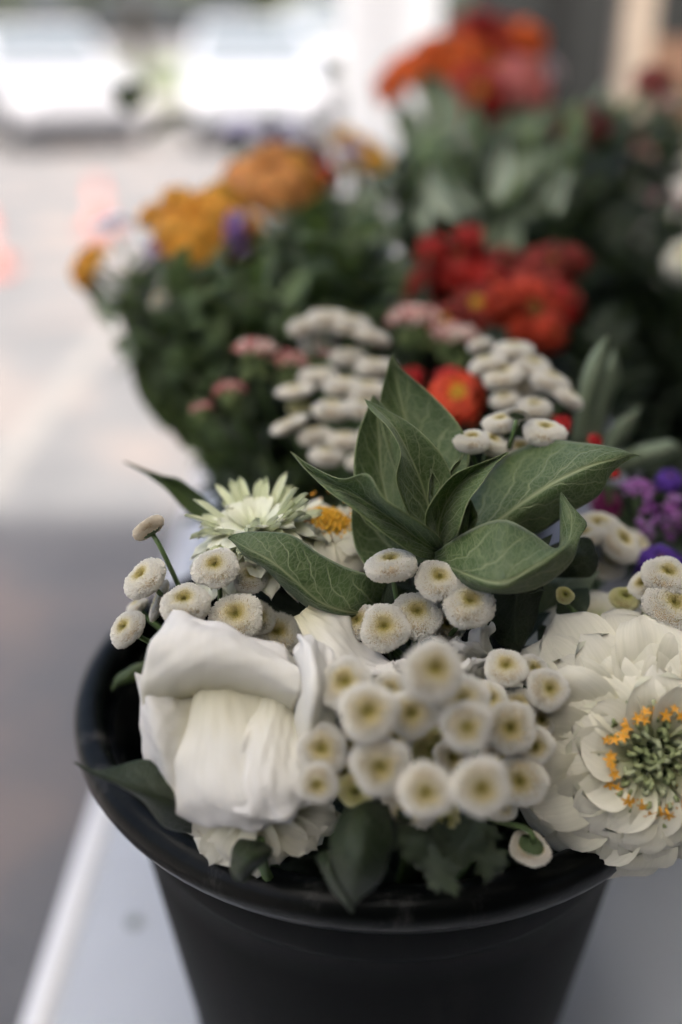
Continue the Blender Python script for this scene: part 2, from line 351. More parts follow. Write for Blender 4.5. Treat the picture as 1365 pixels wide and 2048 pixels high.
# ------------------------------------------------------------------ button flowers
def button_mesh(seed, dense=1.0):
    rg = np.random.default_rng(seed); V = []; Fs = []; T = []; n = 0
    sp = .084 / dense; phis = np.arange(R(188), R(-68), -sp/.44)
    mod = rg.uniform(0, 6, 3)
    for ip, ph in enumerate(phis):
        r = .52 + .44*math.cos(ph); z = (.36 if ph < R(90) else .36-.36*.62*0)*math.sin(ph); z = z if ph < R(90) else .19+.17*math.sin(ph); m = max(4, int(2*math.pi*max(r, .05)/sp)); off = rg.uniform(0, 6)
        for k in range(m):
            th = off + 2*math.pi*(k + rg.uniform(-.22, .22))/m
            wob = 1 + .05*math.sin(3*th+mod[0]) + .03*math.sin(5*th+mod[1])
            nr, nz = math.cos(ph), math.sin(ph)*1.15
            er = np.array([math.cos(th), math.sin(th), 0]); ez = np.array([0, 0, 1.0])
            c = er*r*wob + ez*z
            d = er*(nr+.12) + ez*(nz+.15) + rg.normal(0, .16, 3); d /= np.linalg.norm(d)
            hgt = (.07 if r < .3 else .11) * rg.uniform(.75, 1.3) * (1.25 if ph < R(20) else 1)
            a = np.cross(d, [0.3, .2, .9]); a /= np.linalg.norm(a); b = np.cross(d, a)
            rb, rt = sp*.34, sp*(.66 if r > .3 else .46); q = rg.uniform(0, 6)
            ns = 5
            for lvl in (0, 1):
                for s in range(ns):
                    an = q + 2*math.pi*s/ns; rr = rb if lvl == 0 else rt*rg.uniform(.75, 1.2)
                    V.append(c - d*.03 + (a*math.cos(an)+b*math.sin(an))*rr + d*(hgt*lvl*rg.uniform(.8, 1.15)))
                    tv = np.clip((r-.10)/.66, 0, 1) if ph > R(60) else min(1.0, .8 + .2*(R(60)-ph)/R(120))
                    T.append(float(tv) * (.75 if lvl == 0 else 1))
            Fs += [(n+s, n+(s+1)%ns, n+ns+(s+1)%ns, n+ns+s) for s in range(ns)]; n += 2*ns
    return mesh('florets', np.array(V), Fs, BUTTON, False, {'tt': T})
BM = [button_mesh(s, 1.0) for s in (1, 2, 3)] 
BMF = [button_mesh(s, .78) for s in (5, 6)]
prof = [(.52+.41*math.cos(a), .33*math.sin(a) if a < R(90) else .18+.15*math.sin(a)) for a in np.linspace(R(190), R(-95), 22)]
bb = MB().lathe([(0, .14)] + prof + [(.0, -.34)], 28, t=0)
bb.T = [np.clip(np.hypot(v[:, 0], v[:, 1]), 0, 1) for v in bb.V]
BODY = bb.build('disc', BUTBODY)
cx = MB().lathe([(.66, -.235), (.70, -.28), (.6, -.37), (.36, -.47), (.13, -.54), (.0, -.58)], 20)
for k in range(26):
    a = 2*math.pi*k/26; er = np.array([math.cos(a), math.sin(a), 0]); et = np.array([-er[1], er[0], 0])
    cx.add([er*.50+et*.075+[0,0,-.44], er*.50-et*.075+[0,0,-.44], er*.74-et*.04+[0,0,-.24], er*.78+[0,0,-.20], er*.74+et*.04+[0,0,-.24]], [(0,1,2,3,4)])
CAL = cx.build('calyx', CALYX)
WITH = attr_mat('withered_floret', [(0, (.22, .15, .05)), (.3, (.60, .50, .32)), (.6, (.88, .85, .76)), (1, (.80, .70, .56))])
YELB = attr_mat('young_floret', [(0, (.18, .17, .03)), (.3, (.5, .5, .15)), (.6, (.72, .70, .36)), (1, (.76, .73, .5))])
BW = BM[0].copy(); BW.materials[0] = WITH; BY = BM[1].copy(); BY.materials[0] = YELB
def spray(label, cat, heads, root, junction, group, far=False, dim=False):
    """one branching stem: each head is a part, with its disc and calyx below it"""
    J = P(*junction); t = thing('button_flower_spray', label, cat, Matrix.Translation(J), group)
    rt = ROOTS[root]
    inv = t.matrix_basis.inverted()
    main = [inv @ p for p in stem_pts(J, Vector((0, 0, 1)), rt)]
    obj('main_stem', MB().tube(main, .0026, .0021, 8).build('main_stem', STEM), t)
    for i, h in enumerate(heads):
        px, py, d, rp_ = h[:4]; ax = AX(*(h[4] if len(h) > 4 else (0, .5, .8))); kind = h[5] if len(h) > 5 else ''
        r = rp_ * d / F * .93; c = P(px, py, d); squash = random.uniform(.85, 1.1) * (.62 if kind == 'flat' else 1)
        Mx = inv @ frame(c, ax, random.uniform(0, 6.28)) @ Matrix.Diagonal((r*random.uniform(.96, 1.04), r, r*squash, 1))
        me = BW if kind == 'w' else BY if kind == 'y' else (BMF[i % 2] if far else BM[i % 3])
        hd = obj('flower_head', me, t, Mx)
        if kind == 'w': hd['label'] = 'withered brownish flower head'
        obj('disc', BODY, hd); obj('calyx', CAL, hd)
        e = inv @ (c - ax*r*.5)
        pts = bez((0, 0, 0), (e*.4 - Vector((0, 0, .002))), e - ax*r*1.6, e, 8)
        obj('stem', MB().tube(pts, .0012, .0010, 6).build('stem', STEM), t)
    return t
G1 = 'sprays of white button flowers in the front bucket'
spray('loose spray of white button flowers left of the big white lisianthus, one withered', 'button flowers',
  [(297,1056,.395,34,(-.55,.75,-.05),'w'), (291,1157,.39,49,(-.5,.62,.5)), (255,1257,.39,42,(-.5,.5,.6)), (318,1203,.402,43,(-.9,.35,.2),'flat'), (432,1136,.386,48,(-.08,.62,.65)),
   (500,1155,.398,37,(.2,.55,.7)), (372,1208,.379,50,(-.1,.75,.6)), (474,1234,.383,55,(-.05,.55,.75)), (517,1236,.402,36,(.2,.4,.8)), (556,1270,.405,50,(0,.6,.75)), (275,1212,.418,24,(-.4,.6,.2))],
  'front', (430,1330,.43), G1)
spray('crisp group of white button flowers just below the green leaf rosette', 'button flowers',
  [(783,1131,.384,53,(-.14,.92,.36)), (877,1161,.381,48,(.05,.68,.72)), (937,1209,.377,54,(.08,.6,.76)), (834,1230,.386,53,(-.02,.6,.74)), (770,1256,.38,51,(-.1,.42,.85)),
   (717,1243,.393,40,(-.25,.45,.8)), (690,1228,.402,32,(-.2,.5,.7)), (893,1252,.40,36,(.1,.4,.8)), (860,1290,.41,34,(.0,.4,.8))],
  'front', (830,1330,.425), G1)
spray('large soft out of focus dome of button flowers bulging over the bucket front', 'button flowers',
  [(867,1341,.322,62,(.12,.34,.9)), (737,1424,.324,60,(.0,.28,.95)), (826,1428,.338,49,(-.15,.3,.9)), (693,1368,.348,56,(-.2,.5,.8)), (926,1404,.342,58,(-.05,.5,.85)), (934,1452,.326,53,(0,.02,1)),
   (1020,1455,.352,54,(-.05,.15,.95)), (761,1531,.325,61,(0,.08,1)), (852,1581,.318,56,(-.04,.05,1)), (962,1573,.315,61,(0,.08,1)), (646,1498,.346,50,(-.1,.25,.9)), (636,1566,.334,43,(-.05,0,1)),
   (712,1580,.346,38,(0,-.1,1),'y'), (815,1618,.352,58,(-.25,-.2,.9)), (890,1634,.352,33,(.05,-.2,1),'y'), (870,1500,.362,45,(0,.1,1),'y'), (700,1480,.362,46,(-.1,.1,1)), (1000,1520,.36,45,(.1,.1,1)), (790,1475,.352,42,(0,.2,1)), (905,1515,.352,40,(.1,.2,1)), (780,1385,.358,42,(0,.4,.9)), (980,1400,.362,40,(.1,.5,.9)), (690,1540,.355,40,(-.1,.1,1)), (880,1455,.366,42,(0,.3,.9)), (640,1430,.366,42,(-.3,.4,.9)), (1005,1610,.358,36,(.2,-.2,1))],
  'front', (840,1480,.405), G1)
spray('small crisp spray of button flowers touching the large cream zinnia', 'button flowers',
  [(1012,1336,.370,44,(-.1,.66,.72)), (1066,1342,.376,37,(.2,.6,.7)), (1096,1379,.364,44,(.15,.35,.9)), (1036,1412,.368,42,(0,.6,.7)), (1068,1492,.356,42,(.2,.1,.95)), (1042,1560,.354,54,(-.3,.15,.9)), (1080,1440,.372,36,(.2,.3,.9))],
  'front', (1050,1500,.42), G1)
spray('single button flower hanging upside down below the zinnia with green back showing', 'button flowers',
  [(1060,1697,.362,41,(-.15,-.78,-.5))], 'front', (960,1625,.372), G1)
spray('button flowers peeping over the top edge of the broad right leaf', 'button flowers',
  [(945,883,.415,37,(-.08,.86,.48)), (982,886,.428,36,(.25,.7,.5)), (1003,845,.432,38,(-.2,.8,.4)), (1089,866,.422,44,(.05,.88,.46)), (1040,903,.432,38,(0,.7,.6)), (1036,828,.42,26,(.25,.95,-.25),'flat')],
  'front', (1000,960,.45), G1)
spray('white button flowers at the right edge above the cream zinnia', 'button flowers',
  [(1333,1152,.40,48,(.05,.72,.68)), (1288,1170,.408,33,(-.6,.5,.5)), (1345,1213,.393,58,(.1,.6,.7)), (1250,1198,.41,31,(0,.75,.6),'y'), (1302,1276,.40,30,(.1,.9,.4)), (1130,1191,.40,19,(.1,.5,.8),'y')],
  'front', (1290,1330,.425), G1)
spray('softly blurred button flowers between the leaf rosette and purple flowers', 'button flowers',
  [(1196,1056,.455,45,(0,.78,.6)), (1238,1084,.452,50,(.45,.55,.6)), (1172,1073,.44,38,(-.3,.8,.3)), (1213,1122,.462,42,(.2,.3,.5)), (1272,1092,.485,40,(.5,.55,.5))],
  'front', (1190,1180,.47), G1)
G2 = 'sprays of white button flowers behind the leaf rosette'
spray('tiered spray of white button flowers seen side on behind the leaves', 'button flowers',
  [(612,652,.56,36,(-.2,.9,.3)), (655,640,.555,44,(0,.95,.3)), (700,650,.55,42,(.1,.9,.35)), (742,672,.545,38,(.3,.9,.2)), (640,686,.57,38,(-.1,.9,.3)), (590,782,.525,38,(-.1,.93,.35),'flat'), (640,755,.54,40,(0,.95,.3)), (700,715,.55,40,(0,.95,.3)), (750,735,.53,40,(0,.95,.3)),
   (690,772,.52,42,(0,.95,.3)), (735,782,.515,42,(0,.92,.35)), (578,850,.505,41,(-.4,.9,.25),'flat'), (665,820,.51,40,(0,.93,.35)), (725,818,.50,38,(.1,.93,.35)), (630,872,.505,36,(-.1,.93,.3)), (690,882,.50,38,(0,.93,.3)), (655,912,.495,36,(0,.9,.35)), (755,870,.50,36,(.1,.9,.35)), (720,925,.49,30,(0,.9,.3)), (600,815,.53,24,(0,.9,.3),'y')],
  'back', (690,1000,.56), G2, far=True)
spray('white button flower clump in front of the scarlet zinnias', 'button flowers',
  [(1028,703,.51,42,(0,.9,.35)), (975,728,.50,38,(-.3,.85,.3)), (1065,735,.50,38,(.1,.8,.5)), (1005,752,.495,40,(-.1,.75,.5)), (1100,765,.49,40,(.3,.8,.4)), (1135,795,.485,34,(.5,.7,.3)), (1068,818,.475,36,(0,.8,.5)), (1010,800,.49,30,(-.2,.8,.5)), (1045,768,.505,38,(.1,.7,.6)), (960,690,.53,26,(-.3,.9,.3))],
  'back', (1050,900,.54), G2, far=True)

# ------------------------------------------------------------------ the leaf rosette
def leafy(name, label, cat, base, leaves, mat, root, group=None, r=.002, nv=17, nu=34):
    B = P(*base); t = thing(name, label, cat, Matrix.Translation(B), group); inv = t.matrix_basis.inverted()
    if root: add_stem(t, B, Vector((0, 0, 1)), ROOTS[root], r)
    for i, lf in enumerate(leaves):
        m = mat
        if isinstance(lf, tuple): lf, m = lf
        me = patch('leaf', lf, m, nu, nv, wave=.0006, seed=i*7+len(label))
        o = obj('leaf', me, t, inv); solid(o, .0002)
    return t
ros = [
 [((868,1060,.408),(880,1062,.41),(892,1060,.41)),((800,960,.412),(850,950,.42),(938,930,.41)),((765,860,.416),(818,860,.426),(924,860,.414)),((760,795,.42),(797,780,.427),(870,795,.418)),((778,735,.422),(788,728,.425),(805,737,.422)),((784,716,.4235),(787,713,.424),(791,717,.4235)),(787,706,.424)],
 [((850,1092,.403),(862,1090,.405),(872,1085,.405)),((735,1050,.403),(795,1050,.41),(850,1020,.405)),((710,960,.404),(765,960,.415),(815,930,.41)),((715,872,.408),(757,865,.419),(800,860,.414)),((734,820,.414),(753,812,.418),(772,815,.416)),(748,790,.418)],
 [((850,1122,.41),(858,1118,.41),(862,1110,.41)),((762,1150,.408),(800,1110,.415),(850,1060,.412)),((716,1110,.41),(750,1060,.418),(800,1010,.416)),((704,1030,.413),(728,1005,.418),(750,980,.418)),(712,985,.42)],
 [((852,1078,.399),(866,1082,.402),(880,1075,.4)),((821,1038,.392),(860,1028,.404),(893,1012,.398)),((790,962,.384),(843,968,.402),(904,960,.398)),((801,903,.384),(823,917,.399),(880,904,.397)),((776,852,.389),(790,856,.397),(828,853,.398)),((742,815,.398),(748,815,.4),(760,813,.4)),(729,798,.402)],
 [((862,1040,.397),(868,1042,.398),(874,1040,.397)),((857,995,.395),(867,993,.399),(879,992,.395)),((858,960,.396),(866,960,.399),(875,965,.396)),(862,937,.397)],
 [((890,975,.402),(895,975,.404),(902,975,.402)),((898,948,.402),(903,946,.405),(912,945,.402)),((910,925,.402),(914,924,.404),(919,926,.402)),(930,906,.402)],
 [((862,1090,.393),(880,1100,.4),(900,1086,.392)),((849,1047,.385),(878,1052,.4),(914,1063,.382)),((860,1006,.383),(895,1003,.397),(936,1009,.380)),((905,953,.387),(925,963,.397),(958,973,.381)),((963,923,.39),(974,927,.394),(988,931,.387)),(1019,904,.392)],
 [((915,1092,.402),(922,1094,.403),(930,1090,.403)),((918,1060,.400),(935,1060,.405),(953,1048,.402)),((926,1020,.40),(939,1018,.404),(953,1024,.402)),(944,1000,.402)],
 [((890,1078,.41),(900,1092,.408),(912,1096,.408)),((945,990,.424),(980,1052,.403),(1000,1085,.408)),((1008,915,.428),(1053,1000,.398),(1072,1068,.41)),((1090,879,.418),(1118,960,.394),(1132,1030,.404)),((1162,884,.406),(1182,931,.392),(1196,992,.398)),((1232,896,.398),(1238,917,.394),(1222,948,.396)),((1262,906,.396),(1264,911,.396),(1262,918,.396)),(1282,911,.396)],
 [((874,1122,.394),(884,1104,.4),(886,1082,.390)),((838,1114,.384),(858,1092,.392),(868,1063,.377)),((790,1083,.377),(812,1060,.388),(820,1032,.368)),((735,1040,.374),(757,1020,.385),(770,995,.365)),((690,1005,.374),(708,988,.384),(736,948,.368)),((650,976,.380),(662,966,.387),(682,960,.379)),((610,942,.387),(612,937,.390),(617,930,.388)),(581,903,.392)],
 [((862,1110,.396),(866,1118,.396),(872,1128,.398)),((925,1067,.386),(935,1148,.371),(925,1172,.38)),((1000,1040,.378),(1000,1166,.360),(1000,1187,.37)),((1060,1063,.379),(1060,1138,.361),(1078,1175,.37)),((1108,1094,.381),(1118,1102,.364),(1138,1128,.372)),((1118,1078,.386),(1140,1074,.378),(1158,1078,.379)),((1118,1020,.391),(1143,1030,.385),(1174,1046,.385)),((1120,996,.391),(1128,998,.390),(1142,1008,.389)),(1123,984,.391)],
 [((790,1166,.41),(762,1228,.408),(750,1245,.415)),((735,1148,.4),(702,1225,.389),(690,1240,.4)),((685,1131,.395),(642,1205,.383),(628,1220,.395)),((640,1106,.392),(587,1158,.380),(570,1174,.392)),((585,1068,.39),(541,1121,.380),(528,1136,.39)),((522,1064,.388),(498,1098,.382),(487,1112,.388)),((476,1068,.388),(472,1083,.386),(470,1092,.387)),(456,1076,.388)],
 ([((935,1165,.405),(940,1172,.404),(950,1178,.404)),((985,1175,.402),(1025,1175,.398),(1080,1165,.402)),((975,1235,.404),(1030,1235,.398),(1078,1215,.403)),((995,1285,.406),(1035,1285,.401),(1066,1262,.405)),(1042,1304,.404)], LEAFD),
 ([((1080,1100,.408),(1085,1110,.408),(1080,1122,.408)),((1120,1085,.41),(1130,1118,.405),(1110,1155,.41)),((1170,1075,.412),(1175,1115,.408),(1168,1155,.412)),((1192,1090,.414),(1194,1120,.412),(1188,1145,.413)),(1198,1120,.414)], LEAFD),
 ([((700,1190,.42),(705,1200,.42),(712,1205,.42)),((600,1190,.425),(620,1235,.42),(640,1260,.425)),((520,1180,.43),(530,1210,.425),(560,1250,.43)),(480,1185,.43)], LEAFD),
]
leafy('leafy_stem', 'upright rosette of broad green leaves with pale veins at the centre', 'leafy stem', (880,1108,.408), ros, LEAF, 'front', r=.0032)
leafy('leafy_stem', 'pale green leaves tucked behind the cream zinnia and hanging bud', 'leafy stem', (1080,1230,.43),
  [[((1075,1225,.43),(1080,1230,.43),(1090,1235,.43)),((1070,1170,.425),(1120,1180,.425),(1165,1200,.425)),((1100,1150,.43),(1150,1155,.43),(1185,1170,.43)),(1200,1140,.435)]], LEAFG, 'front')
leafy('leafy_stem', 'narrow leaf pointing left over the pavement above the quilled zinnia', 'leafy stem', (440,1060,.46),
  [[((425,1068,.46),(440,1060,.46),(448,1045,.46)),((372,1020,.46),(395,1010,.465),(415,1000,.46)),((330,975,.462),(350,972,.468),(368,962,.462)),((290,948,.465),(300,950,.468),(322,950,.466)),(246,922,.468)]], LEAFB, 'front')
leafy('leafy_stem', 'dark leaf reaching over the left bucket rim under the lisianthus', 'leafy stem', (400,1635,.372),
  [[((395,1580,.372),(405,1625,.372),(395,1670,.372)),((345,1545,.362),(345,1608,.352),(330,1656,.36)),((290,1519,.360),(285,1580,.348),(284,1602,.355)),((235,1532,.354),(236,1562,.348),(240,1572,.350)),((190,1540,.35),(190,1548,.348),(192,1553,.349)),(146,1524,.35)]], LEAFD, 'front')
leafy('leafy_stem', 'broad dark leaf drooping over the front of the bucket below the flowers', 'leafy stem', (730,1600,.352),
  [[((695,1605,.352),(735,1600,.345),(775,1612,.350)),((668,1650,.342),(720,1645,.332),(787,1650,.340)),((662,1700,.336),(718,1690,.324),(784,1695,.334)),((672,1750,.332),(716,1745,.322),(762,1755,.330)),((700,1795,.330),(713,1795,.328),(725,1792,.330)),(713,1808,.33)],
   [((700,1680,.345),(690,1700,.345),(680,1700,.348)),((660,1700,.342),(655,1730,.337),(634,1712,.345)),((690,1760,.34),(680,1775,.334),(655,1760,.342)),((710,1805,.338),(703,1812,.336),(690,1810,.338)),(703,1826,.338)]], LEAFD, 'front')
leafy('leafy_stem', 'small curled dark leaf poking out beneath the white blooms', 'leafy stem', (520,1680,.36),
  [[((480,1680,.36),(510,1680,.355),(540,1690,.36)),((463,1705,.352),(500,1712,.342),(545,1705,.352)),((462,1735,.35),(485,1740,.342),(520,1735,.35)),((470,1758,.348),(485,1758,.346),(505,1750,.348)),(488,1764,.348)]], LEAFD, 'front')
leafy('leafy_stem', 'lone green leaf deep inside the front bucket on the left', 'leafy stem', (300,1330,.44),
  [[((300,1320,.44),(305,1330,.44),(300,1345,.44)),((262,1332,.44),(262,1348,.438),(270,1362,.44)),((236,1352,.44),(238,1362,.438),(242,1372,.44)),(224,1382,.44)]], LEAFB, 'front')
leafy('leafy_stem', 'fuzzy grey green upright leaves in front of the dark right background', 'leafy stem', (1170,930,.52),
  [[((1140,890,.52),(1160,890,.515),(1180,890,.52)),((1155,800,.515),(1170,800,.508),(1195,810,.515)),((1170,730,.51),(1190,725,.505),(1215,740,.51)),(1218,668,.505)],
   [((1160,890,.53),(1175,890,.525),(1195,890,.53)),((1185,800,.525),(1210,800,.52),(1228,800,.525)),((1205,740,.52),(1225,735,.515),(1242,750,.52)),(1232,695,.515)],
   [((1200,900,.54),(1215,910,.53),(1230,910,.54)),((1225,850,.53),(1250,850,.525),(1268,860,.53)),(1280,812,.525)],
   [((1215,925,.54),(1230,935,.54),(1230,948,.54)),((1280,890,.53),(1290,912,.525),(1295,930,.53)),((1335,880,.53),(1342,898,.525),(1340,915,.53)),(1362,895,.53)]], LEAFG, 'side', nu=18, nv=9)

# frilly dark chrysanthemum leaves under the dome of buttons
def frilly(c, ax, size, spin, parent):
    V = []; T = []; n = 44
    for k in range(n):
        a = 2*math.pi*k/n; lob = .62 + .38*abs(math.cos(a*2.5)) ; lob *= 1 + .12*math.sin(a*15)
        V.append((lob*math.sin(a)*.7, lob*math.cos(a), .12*math.sin(a*3)))
    V.append((0, 0, .1)); Fs = [(k, (k+1) % n, n) for k in range(n)]
    V = np.array(V); U = np.stack([V[:, 1]*.5+.5, V[:, 0]*.5+.5], -1)
    me = mesh('leaf', V, Fs, LEAFD, True, None, {'UV': U, 'RL': U*3})
    obj('leaf', me, parent, parent.matrix_basis.inverted() @ frame(c, ax, spin, size))
t = thing('leafy_stem', 'frilly dark green leaves hanging below the button flower dome', 'leafy stem', Matrix.Translation(P(900,1640,.37)))
add_stem(t, P(900,1640,.37), Vector((0,0,1)), ROOTS['front'], .0015, STEMD)
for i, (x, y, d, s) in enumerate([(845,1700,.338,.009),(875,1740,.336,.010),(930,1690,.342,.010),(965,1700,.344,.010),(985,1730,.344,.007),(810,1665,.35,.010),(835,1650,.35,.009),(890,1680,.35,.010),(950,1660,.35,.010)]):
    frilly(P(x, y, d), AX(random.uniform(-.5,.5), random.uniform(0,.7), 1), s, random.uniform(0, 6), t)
    obj('stem', MB().tube([t.matrix_basis.inverted() @ P(x, y, d+.0006), Vector((0,0,0))], .0007, n=5).build('stem', STEMD), t)

# ------------------------------------------------------------------ zinnias
def petal_mesh(name, mat, W, bend, cup, tip=0.0, seed=0, nu=10, nv=7, notch=.0, base=.22, wav=.02, wmax=.68):
    rg = np.random.default_rng(seed); V = []; U = []
    ph = rg.uniform(0, 6, 4); tw = rg.normal(0, .15)
    y = z = 0.0; a = 0.0; prev = 0
    for i in range(nu):
        t_ = i/(nu-1); ang = bend*t_**1.6 + tip*max(0, t_-.6)**1.5*6
        if i: dl = 1/(nu-1); y += math.cos(ang)*dl; z -= math.sin(ang)*dl
        prof_ = (base + (1-base)*math.sin(min(t_/wmax, 1)*math.pi/2)) if t_ < wmax else math.sqrt(max(0, 1-((t_-wmax)/(1.0-wmax))**2.6))
        wdt = W*.5*max(prof_, .0)
        for j in range(nv):
            v = 2*j/(nv-1)-1
            yy = y - (.05+notch)*t_**6*0 + (notch*abs(v)*.3 if t_ > .95 else 0)
            px_ = v*wdt; pz = z + cup*W*(v*v)*(1-.3*t_) + wav*math.sin(v*5+ph[0]+t_*3)*t_ + wav*.7*math.sin(t_*8+ph[1])*abs(v)*t_ + tw*px_*t_
            V.append((px_, yy*1.0 - abs(v)**2*W*.12*(t_ > .6), pz)); U.append((t_, v*.5+.5))
    return mesh(name, np.array(V), grid_faces(nu, nv), mat, True, None, {'UV': U, 'RL': U})
PC = {}
def pset(mat, W, bend, cup, tip=0, n=4, **kw):
    k = (mat.name, W, bend, cup, tip, n, str(sorted(kw.items())))
    if k not in PC: PC[k] = [petal_mesh('petal', mat, W*random.uniform(.9, 1.12), bend*random.uniform(.6, 1.4), cup*random.uniform(.5, 1.5), tip*random.uniform(.6, 1.5), seed=i*13+int(W*100), **kw) for i in range(n)]
    return PC[k]
TUBE = {}
def centre_mesh(kind, seed=0):
    if (kind, seed) in TUBE: return TUBE[(kind, seed)]
    rg = random.Random(seed); mb = MB()
    mb.lathe([(1.0, -.15), (.98, .05), (.8, .28), (.5, .42), (.2, .46), (0, .45)], 24, t=.1)
    nn = 90
    for k in range(nn):
        rr = math.sqrt((k+.5)/nn); a = k*2.39996; h = .45 - .4*rr*rr
        c = Vector((rr*math.cos(a)*.95, rr*math.sin(a)*.95, h)); o = Vector((math.cos(a), math.sin(a), 0))
        if kind == 'green':
            d = (o*(rr*.9-.15) + Vector((rg.uniform(-.2,.2), rg.uniform(-.2,.2), 1.0))).normalized(); L = .30+.42*rr*rg.uniform(.6,1.1)
            e = c + d*L; tl = e + d*.08 - o*.09; mb.tube([c, c+d*L*.6, e, tl, tl - o*.05 - d*.06], .075, .042, 6, t=.45+.4*rg.random())
        else:
            d = (o*(rr*.7) + Vector((0, 0, 1))).normalized(); L = .12+.12*rg.random()
            mb.tube([c, c+d*L], .05, .075, 5, t=.5+.5*rg.random())
    if kind == 'green':
        for k in range(60):
            a = rg.uniform(0, 6.28); rr = rg.uniform(0, .32); c = Vector((rr*math.cos(a), rr*math.sin(a), .5)); e = c + Vector((rg.uniform(-.2,.2), rg.uniform(-.2,.2), rg.uniform(.1,.3)))
            mb.tube([c, (c+e)/2+Vector((rg.uniform(-.05,.05),)*3), e], .016, .012, 4, t=.85)
    m = CM[kind]; TUBE[(kind, seed)] = mb.build('centre', m); return TUBE[(kind, seed)]
CM = {'green': attr_mat('green_centre', [(0, (.05, .07, .02)), (.35, (.17, .21, .09)), (.65, (.29, .33, .15)), (.9, (.44, .47, .30))]),
      'yellow': attr_mat('yellow_centre', [(0, (.22, .16, .03)), (.5, (.75, .38, .02)), (1, (.9, .52, .05))]),
      'dark': attr_mat('dark_centre', [(0, (.03, .015, .005)), (.5, (.12, .04, .01)), (1, (.45, .2, .03))])}
ORG = simple('orange_star', (.72, .34, .02), .5, noise=.2, scale=400)
mb = MB()
for k in range(5):
    a = 2*math.pi*k/5; e = np.array([math.cos(a), math.sin(a), 0]); t_ = np.array([-e[1], e[0], 0])
    mb.add([e*.12-t_*.16+[0,0,.0], e*.55-t_*.20+[0,0,.22], e*1.05+[0,0,.12], e*.55+t_*.20+[0,0,.22], e*.12+t_*.16+[0,0,0], [0,0,.12]], [(0,1,5),(1,2,5),(2,3,5),(3,4,5)])
mb.tube([(0,0,-1.2), (0,0,.05)], .16, .2, 6); mb.tube([(0,0,0), (0,0,.45)], .06, .05, 5)
STAR = mb.build('star_floret', ORG)

def zinnia(label, c, Rpx, ax, mat, root='back', layers=5, per=14, W=.36, centre='dark', cr=.22, group=None, cat='zinnia', stars=0, name='zinnia', droop=0.0, e0=-6, e1=52,
           lmin=.35, bend=.5, tip=.35, cup=.12, spin=None, stem_r=.0022, nstem=True, nu=10, nv=7, yc=None, skip=None, jit=1.0):
    Rr = Rpx * c[2] / F; C = P(*c); A = AX(*ax) if not isinstance(ax, Vector) else ax
    t = thing(name, label, cat, frame(C, A, random.uniform(0, 6.28) if spin is None else spin), group)
    for li in range(layers):
        f = li/max(1, layers-1); L = Rr*(1 - (1-lmin)*f**1.05); el = R(e0 + (e1-e0)*f**1.15); n = max(6, int(per*(1-.28*f)))
        ps = pset(mat, round(W*(1+.25*f), 2), bend*(1-.3*f), cup, tip, nu=nu, nv=nv)
        for k in range(n):
            a = 2*math.pi*(k + .5*(li % 2) + random.uniform(-.22, .22)*jit)/n
            Mx = Matrix.Rotation(a, 4, 'Z') @ Matrix.Translation((0, Rr*cr*(.75-.25*f), Rr*(.02+.05*li/layers*2)*1.0)) @ Matrix.Rotation(el + R(random.uniform(-7, 7)*jit), 4, 'X') @ Matrix.Rotation(R(random.uniform(-14, 14)*jit), 4, 'Y')
            s = L*random.uniform(.88, 1.08)*(1-cr*.6); Mx = Mx @ Matrix.Diagonal((Rr*random.uniform(.9, 1.1), s, Rr*random.uniform(.8, 1.2), 1))
            obj('petal', random.choice(ps), t, Mx)
    obj('centre', centre_mesh(centre, 0), t, Matrix.Translation((0, 0, Rr*.04)) @ Matrix.Diagonal((Rr*cr, Rr*cr, Rr*cr*(yc or 1.0), 1)))
    for k in range(stars):
        a = 2*math.pi*(k+random.uniform(-.4, .4))/stars; rr = Rr*cr*random.uniform(.92, 1.15); s = Rr*.038*random.uniform(.8, 1.15)
        Mx = Matrix.Translation((rr*math.cos(a), rr*math.sin(a), Rr*cr*random.uniform(.75, 1.1))) @ Matrix.Rotation(a, 4, 'Z') @ Matrix.Rotation(R(random.uniform(10, 45)), 4, 'Y') @ Matrix.Diagonal((s, s, s, 1))
        obj('star_floret', STAR, t, Mx)
    obj('calyx', MB().lathe([(Rr*.24, -Rr*.02), (Rr*.26, -Rr*.10), (Rr*.18, -Rr*.26), (.0015, -Rr*.33)], 14).build('calyx', CALYX), t)
    if nstem: add_stem(t, C - A*Rr*.28, A, ROOTS[root], stem_r)
    return t
GZ = 'white zinnias in the front bucket'
zinnia('large cream zinnia with green rolled centre and orange stars at lower right', (1288,1500,.382), 352, (.04,-.02,1), WHITEP, 'front', layers=8, per=16, W=.37, jit=.4, centre='green', cr=.27, group=GZ, stars=46, e0=-15, e1=40, lmin=.40, bend=.62, tip=.5, cup=.14, yc=.9, nu=14, nv=9, stem_r=.003)
zinnia('ruffled white zinnia behind the large cream one, seen edge on', (1190,1262,.425), 175, (-.05,.85,.45), WHITEP, 'front', layers=7, per=16, W=.36, centre='yellow', cr=.18, group=GZ, e0=-10, e1=62, lmin=.4, bend=.7, tip=.5)
zinnia('white zinnia with drooping blunt petals beneath the lisianthus', (512,1588,.3635), 208, (.02,-.05,.98), WHITEP, 'front', layers=3, per=17, W=.34, centre='yellow', cr=.10, lmin=.78, group=GZ, e0=-5, e1=-3, bend=.4, tip=.3, cup=.1, jit=.6)
zinnia('white zinnia with a ring of orange stamens behind the long folded leaf', (650,1058,.432), 138, (.12,.80,.55), WHITEP, 'front', layers=3, per=11, W=.46, centre='yellow', cr=.37, group=GZ, e0=-10, e1=22, yc=1.0, stars=22, bend=.5)
